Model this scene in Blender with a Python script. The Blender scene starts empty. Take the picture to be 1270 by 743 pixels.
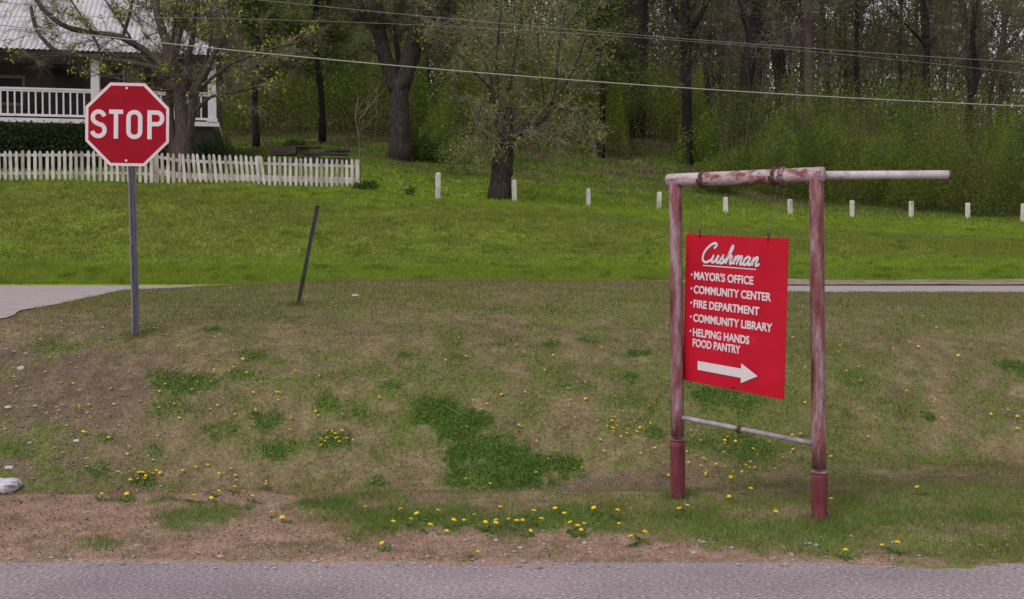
import bpy, math, random
import numpy as np
from mathutils import Vector, Matrix, Euler

random.seed(7); RNG = np.random.default_rng(11)
scene = bpy.context.scene
COL = scene.collection

# ------------------------------------------------------------------ camera
PITCH = math.radians(1.852); F = 1500.0; CAMZ = 1.6
cam_data = bpy.data.cameras.new('camera')
cam_data.sensor_width = 36.0; cam_data.lens = 36.0 * F / 1270.0
cam_data.clip_start = 0.05; cam_data.clip_end = 5000
cam = bpy.data.objects.new('camera', cam_data); COL.objects.link(cam)
cam.location = (0, 0, CAMZ); cam.rotation_euler = (math.pi / 2 - PITCH, 0, 0)
scene.camera = cam

# ------------------------------------------------------------------ sky, sun, exposure
w = bpy.data.worlds.new('World'); scene.world = w; w.use_nodes = True
nt = w.node_tree; nt.nodes.clear()
SUN_EL, SUN_AZ = math.radians(50), math.radians(215)
sky = nt.nodes.new('ShaderNodeTexSky'); sky.sky_type = 'NISHITA'; sky.sun_disc = False
sky.sun_elevation = SUN_EL; sky.sun_rotation = SUN_AZ
hs = nt.nodes.new('ShaderNodeHueSaturation'); hs.inputs['Saturation'].default_value = 0.12
tint = nt.nodes.new('ShaderNodeMixRGB'); tint.blend_type = 'MULTIPLY'; tint.inputs[0].default_value = 1
tint.inputs[2].default_value = (1.06, 0.97, 1.02, 1)
bg = nt.nodes.new('ShaderNodeBackground'); bg.inputs[1].default_value = 0.15
out = nt.nodes.new('ShaderNodeOutputWorld')
nt.links.new(sky.outputs[0], hs.inputs['Color']); nt.links.new(hs.outputs[0], tint.inputs[1])
nt.links.new(tint.outputs[0], bg.inputs[0]); nt.links.new(bg.outputs[0], out.inputs[0])
sd = bpy.data.lights.new('sun', 'SUN'); sd.energy = 1.4; sd.angle = math.radians(25); sd.color = (1, 0.95, 0.92)
sun = bpy.data.objects.new('sun', sd); COL.objects.link(sun)
sun.rotation_euler = (math.pi / 2 - SUN_EL, 0, math.pi - SUN_AZ + 0)
sdir = Vector((math.sin(SUN_AZ) * math.cos(SUN_EL), math.cos(SUN_AZ) * math.cos(SUN_EL), math.sin(SUN_EL)))
sun.rotation_euler = sdir.to_track_quat('Z', 'Y').to_euler()
scene.view_settings.view_transform = 'Standard'; scene.view_settings.look = 'None'
scene.view_settings.gamma = 1.0; scene.view_settings.exposure = 0.25
scene.render.engine = 'CYCLES'

# ------------------------------------------------------------------ helpers
_ca, _sa = math.cos(PITCH), math.sin(PITCH)
def P(px, py, Y):
    """world point at distance Y seen in the photograph at px, py"""
    a = (px - 635.0) / F; v = -(py - 371.5) / F
    dy = _ca + v * _sa; dz = -_sa + v * _ca
    k = Y / dy
    return np.array([a * k, Y, CAMZ + dz * k])

def tag(o, label=None, cat=None, group=None, kind=None):
    if label: o['label'] = label
    if cat: o['category'] = cat
    if group: o['group'] = group
    if kind: o['kind'] = kind
    return o
def empty(name, loc=(0, 0, 0), rz=0.0):
    o = bpy.data.objects.new(name, None); COL.objects.link(o)
    o.location = tuple(float(c) for c in loc); o.rotation_euler = (0, 0, rz); o.empty_display_size = 0.2
    return o

class MB:
    """collects vertices and faces and links them as one mesh object"""
    def __init__(s): s.v = []; s.f3 = []; s.f4 = []; s.n = 0; s.c = []; s.ng = []
    def add(s, V, Fc, col=None):
        V = np.asarray(V, float).reshape(-1, 3)
        for f in (Fc if isinstance(Fc, list) else [Fc]):
            if isinstance(f, np.ndarray):
                (s.f3 if f.shape[1] == 3 else s.f4).append(f + s.n)
            elif len(f) == 3: s.f3.append(np.array([f]) + s.n)
            elif len(f) == 4: s.f4.append(np.array([f]) + s.n)
            else: s.ng.append([i + s.n for i in f])
        s.v.append(V); s.n += len(V)
        if col is not None:
            col = np.asarray(col, float)
            if col.ndim == 1: col = np.tile(col, (len(V), 1))
            s.c.append(col)
        return s
    def box(s, c, d, R=None):
        d = np.array(d, float) / 2
        V = np.array([[x, y, z] for x in (-1, 1) for y in (-1, 1) for z in (-1, 1)]) * d
        if R is not None: V = V @ np.array(R).T
        return s.add(V + np.array(c, float), np.array([[0,1,3,2],[4,6,7,5],[0,4,5,1],[2,3,7,6],[0,2,6,4],[1,5,7,3]]))
    def bar(s, a, b, wd, th, up=(0, 0, 1)):
        a, b = np.array(a, float), np.array(b, float); d = b - a; L = np.linalg.norm(d); d /= L
        u = np.array(up, float); sd_ = np.cross(d, u); sd_ /= np.linalg.norm(sd_); u = np.cross(sd_, d)
        return s.box((a + b) / 2, (wd, L, th), np.stack([sd_, d, u], 1))
    def tube(s, pts, rad, sides=8, caps=True, col=None, wob=0.0):
        pts = np.asarray(pts, float); n = len(pts)
        rad = np.full(n, rad, float) if np.isscalar(rad) else np.asarray(rad, float)
        T = np.gradient(pts, axis=0); T /= np.linalg.norm(T, axis=1)[:, None] + 1e-12
        ref = np.array([0, 0, 1.0]) if abs(T[:, 2]).mean() < .8 else np.array([1.0, 0, 0])
        A_ = np.cross(T, ref); A_ /= np.linalg.norm(A_, axis=1)[:, None] + 1e-12
        B_ = np.cross(T, A_)
        th = np.linspace(0, 2 * np.pi, sides, endpoint=False)
        rr = rad[:, None] * (1 + (wob * RNG.standard_normal((n, sides)) if wob else 0))
        V = pts[:, None, :] + rr[..., None] * (np.cos(th)[None, :, None] * A_[:, None, :] + np.sin(th)[None, :, None] * B_[:, None, :])
        i = np.arange(n - 1)[:, None] * sides; j = np.arange(sides)[None, :]; k = (j + 1) % sides
        q = np.stack([i + j, i + k, i + sides + k, i + sides + j], -1).reshape(-1, 4)
        fl = [q]
        if caps: fl += [list(range(sides))[::-1], list(range((n - 1) * sides, n * sides))]
        return s.add(V.reshape(-1, 3), fl, col)
    def build(s, name, mat, parent=None, smooth=False):
        me = bpy.data.meshes.new(name)
        V = np.concatenate(s.v) if s.v else np.zeros((0, 3))
        q = [f for f in s.f3] ; r = [f for f in s.f4]
        f3 = np.concatenate(q) if q else np.zeros((0, 3), int); f4 = np.concatenate(r) if r else np.zeros((0, 4), int)
        loops = np.concatenate([f3.ravel(), f4.ravel(), np.array([i for g in s.ng for i in g], int)]).astype(np.int32)
        tot = np.concatenate([np.full(len(f3), 3), np.full(len(f4), 4), np.array([len(g) for g in s.ng], int)]).astype(np.int32)
        st = (np.cumsum(tot) - tot).astype(np.int32)
        me.vertices.add(len(V)); me.vertices.foreach_set('co', V.astype(np.float32).ravel())
        me.loops.add(len(loops)); me.loops.foreach_set('vertex_index', loops)
        me.polygons.add(len(tot)); me.polygons.foreach_set('loop_start', st); me.polygons.foreach_set('loop_total', tot)
        me.polygons.foreach_set('use_smooth', np.full(len(tot), bool(smooth)))
        if s.c:
            C = np.concatenate(s.c); C = np.concatenate([C, np.ones((len(C), 1))], 1)
            a = me.color_attributes.new('tint', 'FLOAT_COLOR', 'POINT'); a.data.foreach_set('color', C.astype(np.float32).ravel())
        me.update(calc_edges=True)
        if mat: me.materials.append(mat)
        o = bpy.data.objects.new(name, me); COL.objects.link(o)
        if parent: o.parent = parent
        return o
def copy_obj(o, parent=None):
    c = o.copy(); COL.objects.link(c); c.parent = parent
    return c
def copy_tree(o, parent=None):
    c = copy_obj(o, parent)
    for ch in list(o.children): copy_tree(ch, c)
    return c

# ------------------------------------------------------------------ materials
def mat(name, base=(.5, .5, .5), rough=.7, metal=0.0, spec=.3, ramp=None, scale=5.0, detail=6.0, stretch=(1, 1, 1), bump=0.0, bump_scale=None,
        attr=False, transl=0.0, coord='Object', rn=0.6, big=None):
    m = bpy.data.materials.new(name); m.use_nodes = True; t = m.node_tree; N = t.nodes; L = t.links
    b = N['Principled BSDF']; b.inputs['Roughness'].default_value = rough; b.inputs['Metallic'].default_value = metal
    b.inputs['Specular IOR Level'].default_value = spec; b.inputs['Base Color'].default_value = (*base, 1)
    tc = N.new('ShaderNodeTexCoord'); mp = N.new('ShaderNodeMapping'); mp.inputs['Scale'].default_value = stretch
    oi = N.new('ShaderNodeObjectInfo'); ml = N.new('ShaderNodeMath'); ml.operation = 'MULTIPLY'; ml.inputs[1].default_value = 41.0
    va = N.new('ShaderNodeVectorMath'); va.operation = 'ADD'; L.new(oi.outputs['Random'], ml.inputs[0]); L.new(tc.outputs[coord], va.inputs[0]); L.new(ml.outputs[0], va.inputs[1]); L.new(va.outputs[0], mp.inputs[0])
    col = None
    if ramp:
        nz = N.new('ShaderNodeTexNoise'); nz.inputs['Scale'].default_value = scale; nz.inputs['Detail'].default_value = detail; nz.inputs['Roughness'].default_value = rn
        L.new(mp.outputs[0], nz.inputs['Vector'])
        cr = N.new('ShaderNodeValToRGB'); e = cr.color_ramp.elements
        while len(e) < len(ramp): e.new(.5)
        for i, (p_, c_) in enumerate(ramp): e[i].position = p_; e[i].color = (*c_, 1)
        L.new(nz.outputs['Fac'], cr.inputs[0]); col = cr.outputs[0]
    if big and col is not None:
        nb = N.new('ShaderNodeTexNoise'); nb.inputs['Scale'].default_value = big[0]; nb.inputs['Detail'].default_value = 5; L.new(tc.outputs[coord], nb.inputs['Vector'])
        rb_ = N.new('ShaderNodeValToRGB'); rb_.color_ramp.elements[0].position = .35; rb_.color_ramp.elements[1].position = .65
        rb_.color_ramp.elements[0].color = (*big[1], 1); rb_.color_ramp.elements[1].color = (*big[2], 1); L.new(nb.outputs['Fac'], rb_.inputs[0])
        mb_ = N.new('ShaderNodeMixRGB'); mb_.blend_type = 'MULTIPLY'; mb_.inputs[0].default_value = 1; L.new(col, mb_.inputs[1]); L.new(rb_.outputs[0], mb_.inputs[2]); col = mb_.outputs[0]
    if attr:
        a = N.new('ShaderNodeVertexColor'); a.layer_name = 'tint'
        if col is not None:
            mx = N.new('ShaderNodeMixRGB'); mx.blend_type = 'MULTIPLY'; mx.inputs[0].default_value = 1
            L.new(a.outputs[0], mx.inputs[1]); L.new(col, mx.inputs[2]); col = mx.outputs[0]
        else: col = a.outputs[0]
    if col is not None: L.new(col, b.inputs['Base Color'])
    if bump:
        n2 = N.new('ShaderNodeTexNoise'); n2.inputs['Scale'].default_value = bump_scale or scale; n2.inputs['Detail'].default_value = 8
        L.new(mp.outputs[0], n2.inputs['Vector'])
        bp = N.new('ShaderNodeBump'); bp.inputs['Strength'].default_value = bump; bp.inputs['Distance'].default_value = .02
        L.new(n2.outputs['Fac'], bp.inputs['Height']); L.new(bp.outputs[0], b.inputs['Normal'])
    if transl:
        tr = N.new('ShaderNodeBsdfTranslucent'); ms = N.new('ShaderNodeMixShader'); ms.inputs[0].default_value = transl
        if col is not None: L.new(col, tr.inputs[0])
        else: tr.inputs[0].default_value = (*base, 1)
        L.new(b.outputs[0], ms.inputs[1]); L.new(tr.outputs[0], ms.inputs[2]); L.new(ms.outputs[0], N['Material Output'].inputs['Surface'])
    return m

M = {}
M['ground'] = mat('ground_soil_and_thatch', attr=True, rough=.95, spec=.1, ramp=[(.3, (.5, .5, .48)), (.5, (1, 1, 1)), (.7, (1.5, 1.45, 1.35))], scale=30, detail=10, bump=.8, bump_scale=40, rn=.75)
M['grass'] = mat('grass_blades', attr=True, rough=.75, spec=.15, transl=.4)
M['leaf'] = mat('spring_leaves', attr=True, rough=.7, spec=.2, transl=.3)
M['bark'] = mat('rough_dark_bark', rough=.95, spec=.1, ramp=[(.3, (.016, .013, .012)), (.55, (.045, .038, .034)), (.75, (.095, .082, .072))], scale=7, stretch=(3, 3, .6), bump=1, bump_scale=9)
M['bark_black'] = mat('wet_black_bark', rough=.95, spec=.1, ramp=[(.3, (.008, .007, .007)), (.6, (.022, .019, .018)), (.8, (.05, .044, .04))], scale=6, stretch=(3, 3, .6), bump=1, bump_scale=9)
M['bark_brown'] = mat('grey_brown_bark', rough=.95, spec=.1, ramp=[(.3, (.04, .03, .026)), (.6, (.09, .07, .06)), (.8, (.15, .125, .105))], scale=8, stretch=(3, 3, .6), bump=1, bump_scale=10)
M['twig'] = mat('brown_twigs', rough=.9, spec=.1, ramp=[(.3, (.09, .07, .055)), (.7, (.21, .17, .135))], scale=2)
M['twig_pale'] = mat('pale_grey_twigs', rough=.9, spec=.1, ramp=[(.3, (.12, .095, .08)), (.7, (.27, .22, .185))], scale=2)
M['twig_dark'] = mat('dark_twigs', rough=.9, spec=.1, ramp=[(.3, (.04, .034, .027)), (.7, (.11, .095, .075))], scale=2)
M['asphalt'] = mat('worn_chipseal', rough=.9, spec=.2, big=(.8, (.76, .75, .76), (1.12, 1.07, 1.07)), ramp=[(.30, (.15, .13, .135)), (.46, (.25, .22, .23)), (.58, (.34, .30, .31)), (.7, (.58, .53, .53))], scale=48, detail=4, rn=.7, bump=.5, bump_scale=60)
M['concrete'] = mat('pale_old_road', rough=.9, spec=.2, ramp=[(.3, (.23, .2, .2)), (.5, (.31, .275, .275)), (.7, (.4, .36, .36))], scale=5, detail=10, rn=.75)
M['kerb'] = mat('dead_verge_soil', rough=.95, spec=.1, ramp=[(.3, (.17, .135, .10)), (.7, (.27, .22, .17))], scale=4, detail=8)
M['red'] = mat('red_reflective_sheeting', rough=.5, spec=.12, ramp=[(.3, (.235, .001, .010)), (.7, (.29, .003, .014))], scale=6)
M['red_sign'] = mat('red_painted_panel', rough=.55, spec=.14, ramp=[(.25, (.39, .004, .017)), (.6, (.44, .007, .022)), (.8, (.48, .025, .04))], scale=5, detail=10, big=(2.5, (.86, .88, .88), (1.05, 1.12, 1.12)))
M['white_sheet'] = mat('white_sheeting', base=(.60, .54, .56), rough=.5, spec=.3)
M['pink_sheet'] = mat('faded_border', rough=.5, ramp=[(.4, (.62, .55, .55)), (.7, (.66, .42, .44))], scale=3)
M['shadow_grey'] = mat('grey_letter_edge', base=(.13, .045, .05), rough=.6)
M['galv'] = mat('galvanised_steel', rough=.55, metal=.3, ramp=[(.3, (.12, .125, .14)), (.7, (.25, .255, .28))], scale=14, stretch=(1, 1, .4))
M['dark_steel'] = mat('dark_painted_steel', rough=.6, ramp=[(.35, (.012, .014, .013)), (.7, (.035, .035, .033))], scale=12)
M['pole_dark'] = mat('dark_channel_web', rough=.6, ramp=[(.35, (.03, .032, .04)), (.7, (.075, .078, .09))], scale=12)
M['pipe_grey'] = mat('grey_brace_paint', rough=.6, ramp=[(.3, (.17, .15, .16)), (.6, (.3, .27, .29)), (.8, (.38, .34, .36))], scale=12)
PW, PR, RU = (.42, .375, .395), (.19, .065, .065), (.12, .045, .032)
M['paint_top'] = mat('flaking_white_over_red', rough=.7, ramp=[(.35, RU), (.43, PR), (.49, (.32, .235, .24)), (.60, (.40, .36, .375)), (.8, (.46, .42, .43))], scale=7, detail=9, rn=.7, stretch=(1, 1, 2), bump=.3, bump_scale=30)
M['paint_post'] = mat('flaking_red_over_white', rough=.7, ramp=[(.34, (.07, .026, .027)), (.45, (.16, .052, .055)), (.53, (.215, .11, .115)), (.60, (.28, .215, .23)), (.8, (.34, .29, .31))], scale=9, detail=10, rn=.72, stretch=(1.6, 1.6, .35), bump=.3, bump_scale=30)
M['paint_low'] = mat('maroon_sleeve_paint', rough=.65, ramp=[(.35, (.075, .014, .019)), (.58, (.15, .030, .038)), (.75, (.22, .09, .095))], scale=9, detail=10, rn=.7, stretch=(1.5, 1.5, .4))
M['paint_ext'] = mat('white_pipe_paint', rough=.7, ramp=[(.34, (.13, .11, .12)), (.45, (.38, .345, .36)), (.62, (.52, .48, .5)), (.8, (.45, .25, .26))], scale=8, detail=8, rn=.7)
M['rope'] = mat('rusty_chain', base=(.09, .045, .035), rough=.9)
M['wire'] = mat('dull_wire', base=(.10, .09, .085), rough=.6, metal=.3)
M['cable'] = mat('pale_aluminium_cable', base=(.34, .33, .31), rough=.6)
M['cable_thin'] = mat('thin_grey_cable', base=(.24, .23, .22), rough=.6)
M['fence_white'] = mat('weathered_white_paint', rough=.8, ramp=[(.33, (.27, .245, .20)), (.48, (.50, .47, .43)), (.7, (.66, .63, .60))], scale=5, detail=9, stretch=(1, 1, .5), rn=.7)
M['fence_grey'] = mat('greyed_picket_wood', rough=.85, ramp=[(.33, (.2, .18, .15)), (.5, (.36, .33, .29)), (.7, (.48, .45, .41))], scale=5, detail=9, stretch=(1, 1, .5), rn=.7)
M['house_white'] = mat('white_house_paint', rough=.7, ramp=[(.3, (.5, .48, .49)), (.7, (.62, .6, .61))], scale=3)
M['metal_roof'] = mat('pale_corrugated_roof', rough=.6, ramp=[(.3, (.36, .34, .355)), (.6, (.48, .455, .47)), (.8, (.55, .53, .54))], scale=1.5, detail=8)
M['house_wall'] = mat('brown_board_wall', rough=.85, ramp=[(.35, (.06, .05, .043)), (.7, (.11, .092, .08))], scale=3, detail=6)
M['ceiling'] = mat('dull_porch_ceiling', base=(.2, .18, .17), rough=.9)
M['glass'] = mat('dark_window_glass', base=(.012, .013, .015), rough=.35, spec=.15)
M['door'] = mat('dark_door', base=(.02, .018, .02), rough=.5)
M['foundation'] = mat('dark_block', base=(.07, .06, .055), rough=.9)  # even dark base colour for the foundation blocks
M['rock'] = mat('pale_limestone', rough=.9, ramp=[(.3, (.33, .31, .33)), (.6, (.52, .5, .54)), (.8, (.62, .6, .64))], scale=14, detail=8, bump=.6, bump_scale=20)
M['pebble'] = mat('small_pale_stones', attr=True, rough=.9)
M['timber'] = mat('weathered_dark_timber', rough=.95, ramp=[(.35, (.022, .017, .015)), (.6, (.06, .048, .042)), (.8, (.11, .09, .08))], scale=5, detail=8, stretch=(.5, 3, 3))
M['yellow'] = mat('dandelion_yellow', base=(.72, .52, .02), rough=.8, transl=.15)
M['weed_leaf'] = mat('dandelion_leaf', base=(.10, .19, .035), rough=.7, transl=.2)
M['stem'] = mat('dandelion_stem', base=(.12, .16, .05), rough=.8)

# ------------------------------------------------------------------ noise
_perm = RNG.random((256, 256))
def vnoise(x, y):
    xi = np.floor(x).astype(int); yi = np.floor(y).astype(int); fx = x - xi; fy = y - yi
    fx = fx * fx * (3 - 2 * fx); fy = fy * fy * (3 - 2 * fy)
    g = lambda a, b: _perm[a % 256, b % 256]
    return (g(xi, yi) * (1 - fx) + g(xi + 1, yi) * fx) * (1 - fy) + (g(xi, yi + 1) * (1 - fx) + g(xi + 1, yi + 1) * fx) * fy
def fbm(x, y, o=4):
    s = 0; a = .5; t = 0
    for k in range(o):
        s = s + a * vnoise(x * 2 ** k + 17.3 * k, y * 2 ** k + 5.1 * k); t += a; a *= .55
    return s / t
def sstep(a, b, x):
    t = np.clip((x - a) / (b - a), 0, 1); return t * t * (3 - 2 * t)
def mixc(a, b, t):
    t = np.asarray(t)[..., None]; return np.asarray(a) * (1 - t) + np.asarray(b) * t

# ------------------------------------------------------------------ terrain height field
TX = np.array([-400, 0, 220, 444, 543, 640, 820, 980, 1270, 1600.])
def zr(*z): return np.array(z, float)
rowsZ = {   # heights (m) near the camera
 5.0: zr(*[0]*10), 6.2: zr(*[0]*10), 6.9: zr(*[.03]*10),
 7.8: zr(.05,.05,.05,.05,.05,.05,.06,.06,.05,.05),
 8.1: zr(.04,.04,.04,.05,.05,.05,.06,.06,.07,.07),
 8.5: zr(-.12,-.12,-.12,-.1,-.1,-.09,-.05,.03,.07,.07),
 8.8: zr(-.14,-.14,-.15,-.15,-.15,-.13,-.08,-.03,.05,.06),
 9.3: zr(.15,.15,.15,.14,.14,.14,.12,.08,.0,.0),
 10.0: zr(.65,.65,.6,.58,.58,.57,.5,.42,.33,.3),
 10.75: zr(1.06,1.06,.93,.88,.88,.86,.82,.78,.7,.65),
 12.0: zr(1.12,1.12,1.12,1.1,1.09,1.08,1.04,1.0,.97,.95),
 13.5: zr(1.12,1.12,1.16,1.25,1.26,1.25,1.19,1.12,1.09,1.09),
 15.0: zr(1.12,1.12,1.235,1.335,1.345,1.345,1.32,1.155,1.14,1.14),
 16.0: zr(1.12,1.12,1.235,1.335,1.345,1.345,1.32,1.15,1.14,1.14), 17.0: zr(1.12,1.12,1.13,1.19,1.2,1.2,1.18,1.145,1.14,1.14),
 19.5: zr(1.12,)*10 if False else np.full(10, 1.125), 22.6: np.full(10, 1.125), 23.2: np.full(10, 1.16)}
rowsY = {   # image heights of the ground beyond the far road, turned into metres below
 26: (318,318,318,319,320,321,322,323,324,325), 30: (243,245,252,270,275,280,290,296,302,305),
 32: (221,223,234,250,256,262,276,286,294,297), 35: (213,215,219,234,250,258,268,277,288,290),
 38: (206,207,209,218,240,249,264,273,282,284), 44: (195,195,195,200,215,225,245,260,275,277),
 52: (183,183,180,182,188,195,208,238,267,269), 62: (172,172,166,166,172,175,180,218,257,260),
 80: (162,160,155,155,155,155,162,190,235,238), 120: (155,152,150,150,150,150,155,175,205,205)}
Drow = []; Zrow = []
for d in sorted(rowsZ): Drow.append(d); Zrow.append(rowsZ[d])
for d in sorted(rowsY): Drow.append(d); Zrow.append(np.array([P(x, y, d)[2] for x, y in zip(TX, rowsY[d])]))
Drow.append(300.); Zrow.append(np.maximum(Zrow[-1], 10)); Drow.append(3000.); Zrow.append(Zrow[-1])
Drow = np.array(Drow); Zrow = np.array(Zrow)
UU = np.linspace(-.72, .72, 181); TU = (TX - 635) / F
DD = np.concatenate([np.arange(4, 60, .05), np.arange(60, 140, .5), np.arange(140, 320, 5), [500, 1500, 3000]])
Zu = np.array([np.interp(UU, TU, r) for r in Zrow])
LAT = np.array([np.interp(DD, Drow, Zu[:, i]) for i in range(len(UU))]).T
def blur(A_, k):
    ker = np.hanning(k + 2)[1:-1]; ker /= ker.sum(); h = k // 2
    P_ = np.pad(A_, ((h, h), (0, 0)), 'edge')
    return sum(ker[i] * P_[i:i + len(A_)] for i in range(k))
n60 = int((60 - 4) / .05)
b1 = blur(LAT[:n60], 9); b2 = blur(LAT[:n60], 41)
tt = sstep(9, 13, DD[:n60])[:, None]; tt2 = 1 - sstep(21, 22, DD[:n60])[:, None] * (1 - sstep(24, 25, DD[:n60]))[:, None]
LAT[:n60] = b1 * (1 - tt * tt2) + b2 * tt * tt2
for _ in range(3): LAT = (np.pad(LAT, ((0, 0), (1, 1)), 'edge')[:, :-2] + 2 * LAT + np.pad(LAT, ((0, 0), (1, 1)), 'edge')[:, 2:]) / 4
def G(X, Y):
    X = np.asarray(X, float); Y = np.asarray(Y, float)
    Y = Y + (fbm(X * .9 + 3, X * 0 + 1.5, 4) - .5) * .5 * sstep(7.3, 7.9, Y) * (1 - sstep(9.0, 9.8, Y))
    Yc = np.clip(Y, 4.0, 2999); u = np.clip(X / np.maximum(Yc, 5), -.719, .719)
    j = np.clip(np.searchsorted(DD, Yc) - 1, 0, len(DD) - 2); ty = (Yc - DD[j]) / (DD[j + 1] - DD[j])
    fi = (u + .72) / 1.44 * 180; i = np.clip(fi.astype(int), 0, 179); tx = fi - i
    z = (LAT[j, i] * (1 - tx) + LAT[j, i + 1] * tx) * (1 - ty) + (LAT[j + 1, i] * (1 - tx) + LAT[j + 1, i + 1] * tx) * ty
    rough = (fbm(X * 2.1, Y * 2.1, 3) - .5) * .05 * sstep(6.9, 9, Y) * (1 - sstep(16.0, 16.8, Y) * (1 - sstep(23, 24, Y)))
    rough += (fbm(X * .5, Y * .5, 3) - .5) * .35 * sstep(24, 28, Y)
    return z + rough * np.where((Y > 9) & (Y < 23), sstep(-4.7, -4.2, X), 1)
def Gs(x, y): return float(G(np.array([x]), np.array([y]))[0])
def ground_at(px, py, y0=6.0, y1=60.0):
    """where the line of sight through a picture point meets the ground"""
    Y = np.arange(y0, y1, .02); a = P(px, py, 1.0); X = a[0] * Y; Z = CAMZ + (a[2] - CAMZ) * Y
    h = Z < G(X, Y); k = int(np.argmax(h)) if h.any() else len(Y) - 1
    return np.array([X[k], Y[k], Gs(X[k], Y[k])])

# ------------------------------------------------------------------ ground colour field
DRY = (.158, .132, .070); PINK = (.265, .18, .135); SOIL = (.125, .095, .066); MID = (.105, .135, .034); LUSH = (.075, .145, .022)
BANK = (.18, .26, .027); OLIVE = (.10, .115, .030); LITTER = (.10, .075, .048); SHADE = (.065, .085, .022)
patches = []
for px, py, wpx, g in [(548,515,44,1.),(578,528,44,1.),(600,520,26,.7),(598,560,44,1.),(640,575,58,1.),(690,580,42,1.),(640,596,60,.9),(590,590,34,.8),(345,560,34,.85),(332,520,28,.75),(232,477,36,.7),
      (205,465,26,.5),(412,548,30,.7),(410,500,26,.6),(275,535,24,.55),(215,510,30,.5),(318,443,22,.6),(300,468,22,.5),(505,442,16,.7),(730,424,14,.8),(790,440,20,.8),
      (680,428,18,.6),(485,478,22,.55),(780,470,22,.6),(1255,455,30,.8),(1152,520,12,.9),(900,495,45,.7),(1060,470,30,.4),(250,640,60,.85),(400,628,45,.9),(205,620,22,.9),
      (120,674,40,.6),(480,640,60,.8),(560,640,70,.8),(640,645,70,.8),(720,640,60,.75),(125,585,24,.5),(180,600,18,.7),(20,560,24,.4),(930,560,50,.6),(150,620,24,.6),
      (815,540,22,.6),(860,550,40,.55),(1180,400,40,.5),(330,470,12,.5),(60,430,30,.4),(265,410,12,.7),(375,395,10,.7),(830,640,70,.5),(1110,640,80,.7),(1230,640,60,.8),
      (1000,660,80,.7),(900,655,70,.6),(1180,610,80,.6),(770,500,30,.4),(720,480,30,.35),(560,430,20,.3),(445,515,20,.5),(465,600,16,.6),(130,545,14,.5),(190,560,14,.45)]:
    q = ground_at(px, py); patches.append((q[0], q[1], wpx / F * q[1], g, wpx))
def lushness(X, Y):
    s = np.zeros_like(X)
    for x, y, r, g, wp in patches:
        far = 1.45 if y > 8.6 else 2.4
        jit = (vnoise(X * 9, Y * 6) - .5) * .8 + (vnoise(X * 25, Y * 14) - .5) * .7 + (vnoise(X * 3, Y * 2) - .5) * .6
        d = np.sqrt(((X - x) / r) ** 2 + ((Y - y) / (r * far * .42)) ** 2) + jit
        s = np.maximum(s, g * (1 - sstep(.35, 1.35, d)))
    return s
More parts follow.
